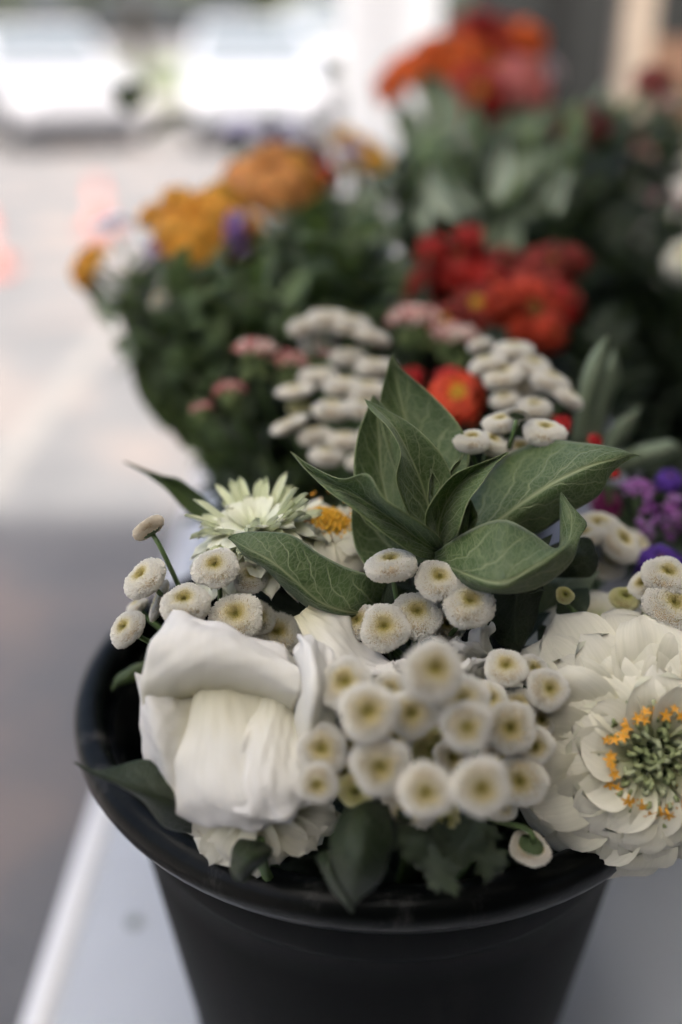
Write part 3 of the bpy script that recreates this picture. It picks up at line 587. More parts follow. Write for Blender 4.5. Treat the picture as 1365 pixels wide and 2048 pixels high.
# quilled green-white zinnia on the left
QUILL = pset(GREENQ, .14, .15, .5, 0, n=4, base=.6, wav=.01)
t = zinnia('greenish white zinnia with narrow quill petals over the left side', (515,1080,.418), 172, (-.15,.84,.45), petal_mat('pale_green_petal', (.84,.84,.70), (.55,.60,.34), (.80,.81,.62), veins=.12), 'front', layers=5, per=18, W=.27, centre='green', cr=.16, group=GZ, e0=-16, e1=50, lmin=.5, bend=.35, tip=.2, cup=.2)
for k in range(46):
    a = random.uniform(0, 6.28); Rr = 150*.418/F
    obj('petal', random.choice(QUILL), t, Matrix.Rotation(a, 4, 'Z') @ Matrix.Translation((0, Rr*.2, Rr*.08)) @ Matrix.Rotation(R(random.uniform(12, 60)), 4, 'X') @ Matrix.Diagonal((Rr, Rr*random.uniform(.6, .85), Rr, 1)))

# ------------------------------------------------------------------ lisianthus
def big_bloom(label, cat, base, petals, root, group=None, name='lisianthus', ruffle=.0012, mat=None):
    B = P(*base); t = thing(name, label, cat, Matrix.Translation(B), group); inv = t.matrix_basis.inverted()
    for i, rows in enumerate(petals):
        o = obj('petal', patch('petal', rows, mat or SOFTW, 40, 30, ruffle=ruffle, wave=.0011, crinkle=.00013, seed=i*5+3), t, inv); solid(o, .0002)
    add_stem(t, B, Vector((0, .3, .9)).normalized(), ROOTS[root], .0024)
    return t
lis = [
 [((292,1432,.368),(430,1390,.370),(590,1428,.370)),((284,1400,.3605),(431,1366,.3605),(591,1412,.362)),((282,1356,.3565),(436,1330,.3555),(604,1383,.358)),((293,1306,.3575),(440,1295,.3565),(606,1353,.3595)),((316,1256,.363),(444,1268,.3605),(596,1330,.363)),((347,1221,.371),(448,1249,.3665),(571,1301,.368))],
 [((396,1380,.372),(404,1480,.362),(404,1610,.358)),((350,1372,.365),(352,1480,.357),(372,1612,.356)),((306,1362,.363),(310,1470,.355),(340,1602,.358)),((281,1345,.367),(285,1460,.362),(316,1588,.366))],
 [((386,1345,.369),(455,1338,.369),(545,1350,.371)),((378,1440,.3605),(455,1440,.3565),(565,1450,.362)),((346,1530,.3555),(455,1535,.3495),(585,1535,.3545)),((342,1598,.355),(470,1612,.347),(600,1600,.351)),((376,1640,.360),(490,1660,.353),(580,1645,.357))],
 [((575,1600,.372),(605,1600,.362),(640,1575,.368)),((578,1490,.368),(615,1480,.348),(658,1460,.356)),((590,1390,.362),(626,1378,.342),(668,1382,.352)),((591,1315,.364),(624,1302,.350),(662,1332,.358)),((594,1276,.370),(608,1268,.366),(644,1290,.370))],
 [((522,1350,.371),(560,1362,.371),(604,1395,.373)),((497,1450,.3565),(552,1462,.3555),(610,1480,.360)),((470,1550,.3485),(545,1565,.3465),(630,1565,.353)),((466,1622,.3475),(548,1640,.3485),(622,1610,.353))],
 [((590,1235,.388),(606,1222,.385),(622,1207,.388)),((618,1292,.375),(645,1252,.380),(655,1210,.392)),((655,1325,.368),(680,1283,.378),(698,1238,.392)),((700,1350,.366),(722,1322,.378),(732,1292,.390)),((775,1352,.372),(778,1342,.376),(786,1330,.380))],
 [((620,1420,.375),(640,1440,.372),(650,1460,.375)),((660,1350,.362),(700,1350,.366),(735,1375,.372)),((640,1300,.37),(690,1318,.378),(740,1335,.38)),((680,1310,.388),(720,1322,.388),(745,1335,.388))],
]
big_bloom('big white lisianthus with soft cupped petals at lower left of the bunch', 'lisianthus', (480,1560,.40), lis, 'front')
lis2 = [
 [((880,1345,.40),(930,1350,.395),(985,1345,.40)),((882,1310,.392),(930,1312,.385),(975,1310,.392)),((890,1288,.39),(925,1290,.383),(948,1290,.388)),(918,1275,.388)],
 [((925,1340,.402),(950,1340,.395),(982,1340,.40)),((930,1300,.395),(955,1295,.388),(985,1300,.395)),((940,1262,.392),(962,1258,.388),(984,1258,.392)),((946,1256,.393),(964,1253,.392),(983,1254,.393))],
 [((890,1400,.39),(930,1400,.388),(960,1390,.39)),((900,1360,.378),(930,1350,.372),(975,1345,.38)),((915,1330,.376),(940,1322,.372),(968,1325,.378)),(945,1316,.376)],
 [((760,1420,.39),(790,1420,.39),(820,1410,.39)),((740,1370,.375),(780,1370,.37),(820,1360,.375)),((745,1340,.375),(785,1335,.37),(815,1340,.375)),(790,1325,.375)],
 [((620,1420,.40),(560,1400,.40),(520,1380,.40)),((610,1350,.398),(570,1330,.398),(530,1330,.398)),((590,1312,.397),(565,1302,.396),(545,1305,.398)),(560,1295,.397)],
]
big_bloom('crumpled white petals of a half buried lisianthus amid the button flowers', 'lisianthus', (880,1440,.41), lis2, 'front')

# ------------------------------------------------------------------ fill of dark greenery inside the front bucket
def small_leaf_geo(mb, base, d, up, L, W):
    s = d.cross(up).normalized(); n = s.cross(d).normalized()
    V = []; k = 6
    for i in range(k):
        t_ = i/(k-1); c = base + d*L*t_ + n*L*(.18*math.sin(t_*2.6)); w_ = W*math.sin(math.pi*min(.999, t_**.8))*.5 + 1e-5
        V += [tuple(c - s*w_ + n*w_*.3), tuple(c), tuple(c + s*w_ + n*w_*.3)]
    mb.add(V, grid_faces(k, 3))
    mb.U = getattr(mb, 'U', []) + [((i//3)/(k-1), (i % 3)/2) for i in range(3*k)]
def foliage_into(acc, target, root, mi, nl=14, L=.035, W=.012, seed=0, start=.3):
    rg = random.Random(seed)
    pts = stem_pts(target, Vector((rg.uniform(-.3,.3), rg.uniform(-.3,.3), 1)).normalized(), ROOTS[root], 12)
    mb = MB().tube(pts, .0014, .0008, 5); V = np.concatenate(mb.V)
    acc['V'].append(V); acc['F'] += [tuple(i_+acc['n'] for i_ in f) for f in mb.F]; acc['M'] += [0]*len(mb.F); acc['U'] += [(0, 0)]*len(V); acc['n'] += len(V)
    mb = MB(); mb.U = []
    for k in range(nl):
        f = start + (1-start)*k/(nl-1); i = min(int(f*12), 11); p = pts[i].lerp(pts[i+1], f*12-i); ax = (pts[i+1]-pts[i]).normalized()
        a = k*2.4 + rg.random(); o = (Matrix.Rotation(a, 4, ax) @ ax.orthogonal().normalized()); d = (o*1.0 + ax*rg.uniform(.2, 1.1)).normalized()
        small_leaf_geo(mb, p, d, ax, L*rg.uniform(.6, 1.25), W*rg.uniform(.7, 1.3))
    V = np.concatenate(mb.V); acc['V'].append(V); acc['F'] += [tuple(i_+acc['n'] for i_ in f) for f in mb.F]; acc['M'] += [mi]*len(mb.F); acc['U'] += mb.U; acc['n'] += len(V)
def inpoly(x, y, p):
    c = False; j = len(p)-1
    for i in range(len(p)):
        if (p[i][1] > y) != (p[j][1] > y) and x < (p[j][0]-p[i][0])*(y-p[i][1])/(p[j][1]-p[i][1])+p[i][0]: c = not c
        j = i
    return c
def fill(poly, d0, d1, n, root, label, mat, group, **kw):
    xs = [p[0] for p in poly]; ys = [p[1] for p in poly]; k = 0
    mats = mat if isinstance(mat, (list, tuple)) else [mat]; acc = {'V': [], 'F': [], 'M': [], 'U': [], 'n': 0}
    while k < n:
        x, y = random.uniform(min(xs), max(xs)), random.uniform(min(ys), max(ys))
        if inpoly(x, y, poly):
            r = root if isinstance(root, str) else random.choice(root)
            foliage_into(acc, P(x, y, random.uniform(d0, d1)), r, 1 + random.randrange(len(mats)), seed=k*3+len(label), **kw); k += 1
    me = mesh('filler_foliage', np.concatenate(acc['V']), acc['F'], STEMD, True, None, {'UV': acc['U'], 'RL': np.array(acc['U'])*3})
    for m_ in mats: me.materials.append(m_)
    me.polygons.foreach_set('material_index', acc['M'])
    obj('filler_foliage', me, kind='stuff', label=label, cat='foliage')
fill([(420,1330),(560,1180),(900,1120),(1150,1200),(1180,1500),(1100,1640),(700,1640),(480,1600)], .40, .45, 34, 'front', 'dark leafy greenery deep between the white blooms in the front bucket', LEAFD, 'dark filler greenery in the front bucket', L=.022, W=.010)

# ------------------------------------------------------------------ blooms behind
def pm(name, a, b, **k):
    k.setdefault('mid', tuple((x+y)*.36 for x, y in zip(a, b))); return petal_mat(name, a, b, vary=.28, veins=.3, **k)
ORA = pm('marigold_orange', (.94,.54,.08), (.78,.34,.03), transl=.5, mid=(.82,.40,.05)); PEA = pm('apricot', (.88,.48,.18), (.66,.22,.05), transl=.5, mid=(.8,.38,.1))
ORR = pm('orange_red', (.60,.055,.012), (.28,.015,.004)); RED = pm('scarlet', (.52,.022,.012), (.28,.01,.005)); DRED = pm('brick_red', (.30,.035,.02), (.16,.012,.006)); BOR = pm('bright_orange', (.88,.20,.035), (.66,.09,.01), transl=.45, mid=(.80,.15,.02))
CRIM = pm('crimson', (.60,.015,.02), (.4,.01,.01)); MAR = pm('maroon', (.13,.010,.012), (.07,.004,.005)); PNK = pm('coral_pink', (.80,.26,.24), (.7,.15,.1)); PALE = pm('pale_pink', (.80,.66,.68), (.7,.5,.5))
YEL = pm('golden_yellow', (.90,.56,.08), (.8,.38,.02), transl=.5, mid=(.85,.46,.05)); DUS = pm('dusty_rose', (.38,.08,.07), (.25,.04,.03)); VIO = pm('violet_petal', (.14,.05,.42), (.07,.02,.22)); MAG = pm('magenta_petal', (.30,.03,.14), (.15,.01,.07))
kw = dict(nu=6, nv=5, layers=5, per=22, W=.20, jit=1.6, cat='zinnia', e1=36, e0=-18, tip=.6)
GB = 'bright blooms in the buckets behind'
zinnia('full golden orange bloom at the upper left of the back bouquet', (395,435,.70), 132, (-.1,.45,.85), ORA, 'back', group=GB, cr=.16, centre='yellow', **kw)
zinnia('golden bloom low at the left of the large golden one', (335,468,.715), 66, (-.4,.3,.85), ORA, 'back', group=GB, cr=.16, centre='yellow', **kw)
zinnia('golden bloom pressed against the right of the large one', (462,410,.74), 70, (.3,.5,.8), ORA, 'back', group=GB, cr=.16, centre='yellow', **kw)
zinnia('smaller golden bloom tucked low beside the purple sprig', (470,470,.73), 62, (.3,.2,.85), ORA, 'back', group=GB, cr=.16, centre='yellow', **kw)
zinnia('apricot bloom with a red heart above the golden orange one', (535,345,.78), 118, (-.1,.6,.7), PEA, 'third', group=GB, cr=.22, centre='dark', **kw)
zinnia('golden bloom at the right side of the apricot one', (610,350,.88), 60, (.3,.5,.7), ORA, 'third', group=GB, cr=.16, centre='yellow', **kw)
zinnia('red bloom half hidden beneath the apricot one', (525,395,.84), 42, (.1,.0,.95), RED, 'third', group=GB, cr=.2, **kw)
zinnia('small orange bloom leaning out at the far left', (165,525,.72), 70, (-.75,.45,.3), ORA, 'back', group=GB, cr=.2, centre='yellow', **kw)
zinnia('bright yellow bloom below the white column', (725,298,.98), 70, (.2,.5,.75), YEL, 'third', group=GB, cr=.16, centre='yellow', **kw)
zinnia('dark red bloom right of the apricot one', (660,345,.92), 48, (.4,.3,.7), RED, 'third', group=GB, cr=.18, **kw)
zinnia('maroon bloom behind the apricot flower', (635,300,.95), 40, (.1,.6,.6), MAR, 'third', group=GB, cr=.18, **kw)
zinnia('scarlet zinnia at the centre of the second red cluster', (920,515,.66), 88, (-.15,.55,.75), RED, 'third', group=GB, cr=.2, **kw)
zinnia('fiery orange red zinnia with a dark eye, largest of the middle cluster', (1065,622,.615), 122, (.1,.15,.95), ORR, 'back', group=GB, cr=.22, centre='dark', **kw)
zinnia('brick red zinnia behind the fiery orange one', (1105,525,.66), 88, (.15,.5,.8), DRED, 'back', group=GB, cr=.22, **kw)
zinnia('rust red zinnia left of the fiery orange one', (955,610,.64), 80, (-.2,.35,.85), DRED, 'back', group=GB, cr=.25, centre='yellow', **kw)
zinnia('scarlet zinnia between the rust and fiery blooms', (985,560,.65), 62, (.0,.4,.85), RED, 'back', group=GB, cr=.2, **kw)
zinnia('dark brick zinnia at the left end of the red cluster', (775,615,.68), 58, (-.3,.5,.7), DRED, 'back', group=GB, cr=.2, **kw)
zinnia('deep red zinnia between the scarlet pair and the brick one', (1010,520,.69), 60, (.1,.4,.85), DRED, 'back', group=GB, cr=.2, **kw)
zinnia('deep red bloom under the left end of the red cluster', (850,560,.68), 62, (-.2,.4,.8), RED, 'back', group=GB, cr=.2, **kw)
zinnia('scarlet bloom at the right end of the red cluster', (1140,600,.62), 62, (.4,.3,.8), RED, 'back', group=GB, cr=.2, **kw)
zinnia('brick red bloom beneath the left half of the red cluster', (890,640,.63), 58, (-.1,.2,.9), DRED, 'back', group=GB, cr=.25, centre='yellow', **kw)
zinnia('scarlet zinnia low at the right of the red cluster', (1110,665,.60), 55, (.3,-.1,.9), ORR, 'back', group=GB, cr=.2, **kw)
zinnia('crimson and yellow zinnia peeping behind the tallest leaf', (915,790,.515), 74, (-.05,.3,.95), pm('crimson_yellow', (.62,.02,.02), (.85,.42,.03), mid=(.66,.07,.02)), 'back', group=GB, cr=.34, centre='yellow', nu=8, nv=5, layers=4, per=13, W=.42, cat='zinnia')
zinnia('crimson zinnia just above the yellow hearted one', (905,755,.535), 50, (0,.5,.8), CRIM, 'back', group=GB, cr=.2, **kw)
zinnia('crimson zinnia showing through gaps left of the tall leaf', (825,750,.54), 34, (0,.4,.8), CRIM, 'back', group=GB, cr=.2, **kw)
zinnia('small crimson bloom right of the button clump', (1128,845,.475), 26, (.2,.4,.8), CRIM, 'back', group=GB, cr=.2, nu=7, nv=5, layers=4, per=10, W=.4)
zinnia('small crimson bloom above the broad leaf blade', (1193,882,.475), 20, (.2,.3,.8), CRIM, 'back', group=GB, cr=.2, nu=7, nv=5, layers=4, per=10, W=.4)
zinnia('tiny crimson bloom below the tip of the broad leaf', (1232,948,.475), 14, (.2,.1,.8), CRIM, 'back', group=GB, cr=.2, nu=7, nv=5, layers=3, per=9, W=.4)
zinnia('orange red bloom leftmost of the topmost cluster', (815,128,1.12), 92, (-.4,.7,.5), BOR, 'far', group=GB, cr=.2, **kw)
zinnia('tall orange bloom in the topmost cluster against the dark', (915,105,1.12), 100, (-.1,.4,.85), BOR, 'far', group=GB, cr=.2, **kw)
zinnia('highest scarlet bloom of the topmost cluster', (1000,72,1.2), 125, (.1,.6,.75), RED, 'far', group=GB, cr=.2, **kw)
zinnia('scarlet bloom facing us low in the topmost cluster', (955,185,1.04), 96, (0,.1,.95), RED, 'far', group=GB, cr=.24, centre='yellow', **kw)
zinnia('orange bloom between the scarlet pair at the top', (990,130,1.14), 72, (0,.3,.95), ORR, 'far', group=GB, cr=.24, centre='yellow', **kw)
zinnia('coral pink bloom right of the scarlet ones at the top', (1060,150,1.1), 84, (.4,.4,.8), PNK, 'far', group=GB, cr=.2, **kw)
zinnia('pale pink bloom behind the coral one', (1095,130,1.2), 58, (.5,.5,.6), PALE, 'far', group=GB, cr=.2, **kw)
for lb, c_, R_, ax_, m_, rt_ in [
    ('little golden bloom on the left shoulder of the large golden one', (298,425,.72), 48, (-.5,.6,.5), ORA, 'back'),
    ('little golden bloom crowning the large golden one', (352,388,.71), 54, (-.1,.9,.4), ORA, 'back'),
    ('pale golden bloom between the large golden and apricot ones', (442,378,.72), 50, (.2,.8,.5), YEL, 'back'),
    ('little golden bloom right of the lavender sprig', (508,448,.72), 40, (.5,.3,.8), ORA, 'back'),
    ('little golden bloom hanging under the large golden one', (392,498,.695), 48, (0,-.2,.95), ORA, 'back'),
    ('small apricot bloom at the left end of the apricot cluster', (468,338,.79), 48, (-.4,.7,.6), PEA, 'third'),
    ('small apricot bloom on top of the apricot cluster', (552,298,.80), 48, (.0,.9,.4), PEA, 'third'),
    ('small golden bloom at the upper right of the apricot cluster', (598,322,.79), 52, (.4,.6,.6), ORA, 'third'),
    ('small yellow bloom above the main yellow one', (690,268,.94), 42, (-.2,.8,.5), YEL, 'third'),
    ('small yellow bloom down right of the main yellow one', (762,322,.94), 40, (.4,.3,.8), YEL, 'third'),
    ('ruffled scarlet bloom at the upper left of the middle red cluster', (862,488,.655), 52, (-.3,.6,.7), RED, 'third'),
    ('ruffled scarlet bloom crowning the middle red cluster', (940,465,.655), 50, (0,.9,.4), RED, 'third'),
    ('ruffled orange red bloom overlapping the fiery one', (1000,600,.605), 56, (-.3,.1,.9), ORR, 'back'),
    ('ruffled brick bloom at the top right of the middle red cluster', (1155,510,.65), 50, (.4,.6,.5), DRED, 'back'),
    ('ruffled dark red bloom low at the left of the middle red cluster', (752,655,.66), 46, (-.3,.2,.9), DRED, 'back'),
    ('small orange bloom at the far left tip of the topmost cluster', (772,165,1.08), 56, (-.6,.4,.6), BOR, 'far'),
    ('small orange bloom above the left part of the topmost cluster', (862,88,1.12), 62, (-.2,.8,.4), BOR, 'far'),
    ('small scarlet bloom at the very top of the picture', (948,42,1.16), 66, (-.1,.9,.3), RED, 'far'),
    ('orange red bloom at the upper right of the topmost cluster', (1062,68,1.16), 66, (.4,.7,.4), BOR, 'far'),
    ('scarlet bloom at the lower edge of the topmost cluster', (940,215,1.02), 52, (0,-.1,.95), RED, 'far')]:
    zinnia(lb, c_, R_, ax_, m_, rt_, group=GB, cr=.14, centre='dark' if m_ in (RED, DRED, ORR) else 'yellow', nu=6, nv=5, layers=4, per=14, W=.3, jit=2.2, e1=46, e0=-20, tip=.6)
zinnia('dark maroon bloom leaning left at the upper right', (1165,235,.98), 82, (-.15,.75,.5), MAR, 'maroon', group=GB, cr=.2, **kw)
zinnia('dusty rose bloom at the top right corner', (1310,150,1.02), 60, (0,.6,.7), DUS, 'maroon', group=GB, cr=.2, **kw)
zinnia('dusty rose bloom below the corner one', (1255,280,1.0), 44, (-.2,.5,.7), DUS, 'maroon', group=GB, cr=.2, **kw)
zinnia('white zinnia cut by the right edge of the picture', (1372,512,.72), 66, (-.4,.3,.8), WHITEP, 'side', group=GB, cr=.2, centre='yellow', **kw)
zinnia('deep violet ruffled bloom at the right edge', (1322,1122,.46), 76, (-.1,.6,.6), VIO, 'side', group=GB, cr=.18, **kw)
zinnia('violet bloom above the mauve sprigs', (1340,955,.50), 40, (-.1,.6,.6), VIO, 'side', group=GB, cr=.18, **kw)
zinnia('magenta bloom left of the mauve sprigs', (1215,1005,.51), 44, (-.1,.4,.8), MAG, 'side', group=GB, cr=.18, **kw)
zinnia('small white daisy like bloom low in the left bouquet', (315,598,.66), 24, (-.2,.4,.8), WHITEP, 'back', group=GB, cr=.3, centre='yellow', nu=6, nv=5, layers=2, per=11, W=.4)

# sprigs of many tiny blossoms (statice, stonecrop, globe amaranth)
def blossom_mesh(name, mat, n, seed, kind='dome', s=.2, stretch=1.0):
    rg = random.Random(seed); mb = MB()
    for k in range(n):
        if kind == 'dome':
            rr = math.sqrt((k+.5)/n); a = k*2.4; c = Vector((rr*math.cos(a), rr*math.sin(a), .5*math.sqrt(max(0, 1-rr*rr)) + rg.uniform(-.05,.05)))*1.0
        else:
            v = Vector((rg.gauss(0,1), rg.gauss(0,1), rg.gauss(0,1))).normalized()*rg.uniform(.5, 1); c = Vector((v.x*.5, v.y*.5, v.z*stretch))
        d = (c + Vector((0,0,.6))).normalized(); a_ = d.orthogonal().normalized(); b_ = d.cross(a_); tt = rg.random(); ss = s*rg.uniform(.7, 1.2)
        V = [c - d*ss*.4]; m = 5
        for lv, (rr_, hh) in enumerate(((.5, 0), (.62, .5), (.3, .85))):
            for q_ in range(m): an = 2*math.pi*q_/m+lv*.3; V.append(c + (a_*math.cos(an)+b_*math.sin(an))*ss*rr_ + d*ss*hh)
        V.append(c + d*ss*.7)
        Fs = [(0, 1+(q_+1)%m, 1+q_) for q_ in range(m)] + [(1+l*m+q_, 1+l*m+(q_+1)%m, 1+(l+1)*m+(q_+1)%m, 1+(l+1)*m+q_) for l in range(2) for q_ in range(m)] + [(1+2*m+q_, 1+2*m+(q_+1)%m, 3*m+1) for q_ in range(m)]
        mb.add([tuple(v) for v in V], Fs, tt)
    return mb.build(name, mat)
def st(name, a, b, c): return attr_mat(name, [(0, a), (.5, b), (1, c)])
PURP = st('statice_purple', (.16,.07,.28), (.30,.16,.42), (.48,.34,.60)); LIL = st('statice_lilac', (.40,.36,.55), (.55,.52,.68), (.70,.68,.78)); PKB = st('stonecrop_pink', (.42,.12,.11), (.62,.28,.25), (.75,.52,.46))
MAUV = st('mauve_sprig', (.22,.05,.26), (.38,.13,.40), (.5,.3,.6)); GRB = st('green_bud', (.10,.15,.05), (.16,.21,.08), (.2,.25,.1)); PCR = st('pink_cream', (.5,.14,.13), (.68,.42,.36), (.78,.68,.6)); LIME = st('lime_bud', (.3,.36,.1), (.4,.46,.16), (.5,.55,.25))
def sprig(label, cat, c, Rpx, ax, mat, root, kind='dome', n=40, s=.2, group=None, stretch=1.2, under=False):
    Rr = Rpx*c[2]/F; A = AX(*ax); t = thing('flower_sprig', label, cat, frame(P(*c), A, random.uniform(0, 6)), group)
    obj('blossoms', blossom_mesh('blossoms', mat, n, len(label), kind, s, stretch), t, Matrix.Diagonal((Rr, Rr, Rr, 1)))
    if under: obj('green_bracts', blossom_mesh('green_bracts', GRB, 46, len(label)+1, 'ball', .3, .8), t, Matrix.Translation((0, 0, -Rr*.55)) @ Matrix.Diagonal((Rr*1.3, Rr*1.3, Rr*.9, 1)))
    add_stem(t, P(*c) - A*Rr*.4, A, ROOTS[root], .0016, STEM); return t
GS = 'small flowered sprigs in the back buckets'
sprig('lavender sprig in front of the golden orange bloom', 'statice', (470,470,.685), 42, (-.05,.9,.3), PURP, 'back', 'ball', 60, .26, GS, 1.1)
sprig('pale lilac tip on top of the lavender sprig', 'statice', (468,440,.70), 26, (0,.8,.5), LIL, 'back', 'dome', 30, .26, GS)
sprig('thin purple sprig low in the left bouquet', 'statice', (297,545,.69), 20, (0,.9,.3), PURP, 'back', 'ball', 34, .3, GS, 1.5)
sprig('faint lavender sprig above the leftmost orange bloom', 'statice', (228,458,.76), 34, (-.2,.9,.3), LIL, 'back', 'dome', 34, .28, GS)
sprig('dark purple sprig under the golden bloom', 'statice', (320,498,.72), 26, (-.2,.5,.7), PURP, 'back', 'dome', 34, .28, GS)
sprig('pale lilac sprig against the white cars', 'statice', (490,275,1.0), 46, (0,.8,.5), LIL, 'third', 'dome', 50, .24, GS)
sprig('second pale lilac sprig left of the yellow bloom', 'statice', (575,275,1.02), 40, (0,.8,.5), LIL, 'third', 'dome', 50, .24, GS)
sprig('light purple sprig beside the yellow bloom', 'statice', (700,310,.93), 26, (0,.6,.7), LIL, 'third', 'dome', 30, .28, GS)
sprig('largest pink stonecrop head behind the white flowers', 'stonecrop', (510,708,.555), 42, (0,.93,.3), PCR, 'back', 'dome', 44, .24, GS, under=True)
sprig('pink stonecrop head touching the tiered button spray', 'stonecrop', (580,728,.56), 36, (.1,.9,.35), PKB, 'back', 'dome', 36, .24, GS, under=True)
sprig('pink stonecrop head, second lowest on the left', 'stonecrop', (460,785,.55), 30, (-.1,.9,.3), PKB, 'back', 'dome', 30, .26, GS, under=True)
sprig('lowest and smallest reddish stonecrop bud on the left', 'stonecrop', (404,822,.545), 22, (-.2,.9,.2), PKB, 'back', 'dome', 22, .3, GS, under=True)
sprig('reddish bud among the tiered button flowers', 'stonecrop', (655,712,.56), 18, (0,.9,.3), PKB, 'back', 'dome', 18, .3, GS)
sprig('pink and cream stonecrop head left of the rust zinnia', 'stonecrop', (830,645,.60), 50, (-.1,.85,.4), PCR, 'back', 'dome', 50, .22, GS, under=True)
sprig('pink and cream stonecrop head below the rust zinnia', 'stonecrop', (910,680,.59), 46, (.1,.85,.4), PCR, 'back', 'dome', 46, .22, GS, under=True)
sprig('mauve sprig right of the broad leaf', 'statice', (1275,985,.50), 32, (0,.85,.4), MAUV, 'side', 'dome', 30, .3, GS)
sprig('mauve and lilac sprig below the magenta bloom', 'statice', (1298,1035,.49), 36, (0,.9,.3), MAUV, 'side', 'ball', 50, .26, GS, 1.4)
sprig('lilac sprig at the right picture edge', 'statice', (1345,1035,.50), 36, (0,.9,.3), MAUV, 'side', 'ball', 50, .24, GS, 1.4)
sprig('white lilac sprig by the pale leaf tail', 'statice', (1215,965,.50), 14, (0,.9,.3), LIL, 'side', 'dome', 14, .36, GS)
sprig('round pink amaranth head at the right edge', 'amaranth', (1335,405,.85), 32, (0,.7,.6), st('amaranth', (.3,.08,.12), (.4,.14,.2), (.5,.25,.28)), 'side', 'dome', 60, .2, GS)
sprig('pale rose head in the top right thicket', 'amaranth', (1340,215,1.0), 26, (0,.7,.6), PCR, 'maroon', 'dome', 40, .24, GS)
sprig('beige rose head below the pale one at the top right', 'amaranth', (1290,320,.95), 28, (0,.7,.6), PCR, 'maroon', 'dome', 40, .24, GS)
sprig('lime green bud right of the silver leaves', 'bud', (1182,390,.88), 28, (0,.7,.6), LIME, 'maroon', 'dome', 40, .24, GS)

# silver leaves in the middle distance
def pxleaf(a, b, w, d, bow=.0):
    """a slim leaf from photo point a (base) to b (tip), w pixels wide"""
    (ax_, ay), (bx, by) = a, b; dx, dy = bx-ax_, by-ay; L = math.hypot(dx, dy); nx, ny = -dy/L, dx/L; rows = []
    for f, k in ((0, .25), (.3, .9), (.6, 1.0), (.85, .6)):
        cx_, cy_ = ax_+dx*f+nx*bow*math.sin(f*3.14), ay+dy*f+ny*bow*math.sin(f*3.14); h = w*.5*k
        rows.append(((cx_-nx*h, cy_-ny*h, d), (cx_, cy_, d*1.012), (cx_+nx*h, cy_+ny*h, d)))
    rows.append((bx, by, d)); return rows
leafy('leafy_stem', 'silvery leaves catching light above the red zinnias', 'leafy stem', (950,450,.86),
  [pxleaf((930,440),(855,325),50,.72,-22), pxleaf((985,410),(1010,280),46,.72,6), pxleaf((850,470),(845,385),34,.70), pxleaf((1075,400),(1140,325),40,.73,8), pxleaf((1110,430),(1120,350),30,.72), pxleaf((725,360),(745,420),24,.76), pxleaf((960,430),(900,360),26,.73)], LEAFS, 'third', nu=14, nv=7)
leafy('leafy_stem', 'mid green round leaves under the topmost scarlet cluster', 'leafy stem', (880,300,1.05),
  [pxleaf((900,300),(850,140),80,1.0,10), pxleaf((1010,330),(1060,210),70,.96,-10), pxleaf((840,310),(800,200),60,1.06), pxleaf((960,340),(980,260),60,.92), pxleaf((740,280),(770,350),50,1.0), pxleaf((1010,530),(1000,420),80,.74), pxleaf((740,480),(790,450),70,.78), pxleaf((860,560),(880,480),30,.7)], LEAFG, 'far', nu=14, nv=7)
leafy('leafy_stem', 'small dark leaves sticking up against the white parked cars', 'leafy stem', (500,320,1.0),
  [pxleaf((265,225),(215,170),40,.98,10), pxleaf((255,220),(290,165),46,1.0,-6), pxleaf((290,280),(395,230),30,1.0,-14), pxleaf((560,250),(530,230),22,1.0), pxleaf((460,310),(480,275),36,.96), pxleaf((650,150),(680,125),36,1.05), pxleaf((675,150),(645,120),26,1.05)], LEAFB, 'third', nu=12, nv=7)
leafy('leafy_stem', 'pale leaf undersides and green leaves down the left side of the back bouquet', 'leafy stem', (400,900,.62),
  [(pxleaf((225,655),(165,545),42,.72,6), LEAFS), pxleaf((300,660),(215,590),46,.72,4), (pxleaf((310,715),(225,680),52,.70,0), LEAFS), pxleaf((340,860),(265,715),66,.66,10), pxleaf((370,890),(330,760),50,.65,0), pxleaf((390,900),(350,800),36,.64,0), pxleaf((330,780),(235,610),40,.68,6)], LEAFB, 'back', nu=14, nv=7)

GF = 'leafy filler stems in the back buckets'
fill([(235,600),(320,560),(520,540),(640,440),(720,430),(760,600),(700,760),(560,700),(520,950),(450,960),(400,820),(320,690)], .62, .80, 90, 'back', 'dark tangle of leaves filling the left back bouquet', [LEAFB, LEAFB, LEAFD, LEAFG2], GF, L=.040, W=.015, start=.42, nl=16)
fill([(330,680),(560,650),(640,760),(540,940),(450,950)], .66, .74, 34, 'back', 'dark lower stems and leaves of the left back bouquet', [LEAFD, LEAFD, LEAFB], GF, L=.03, W=.009, start=.25, nl=14)
fill([(310,500),(640,430),(760,450),(720,560),(330,560)], .84, 1.0, 34, ['back', 'third'], 'green tangle of leaves right behind the golden blooms', [LEAFB, LEAFG2], GF, L=.045, W=.018, start=.25, nl=18)
fill([(400,860),(520,740),(600,800),(640,950),(560,1000),(440,1010)], .56, .66, 30, 'back', 'thin stems and narrow leaves below the pink stonecrop heads', [LEAFB, LEAFD], 'thin stems below the pink heads', L=.026, W=.008, start=.3, nl=18)
fill([(660,420),(850,300),(1150,300),(1200,480),(900,480),(820,620),(700,600)], .80, .92, 40, ['third', 'maroon'], 'green leaf mass between the two red flower clusters', [LEAFB, LEAFD, LEAFG, LEAFG2], GF, L=.042, W=.017, start=.3)
fill([(760,660),(950,700),(1180,640),(1250,700),(1200,900),(950,800),(800,760)], .60, .68, 26, ['back', 'side'], 'dark leaves beneath the middle red zinnias', LEAFD, GF, L=.034, W=.013)
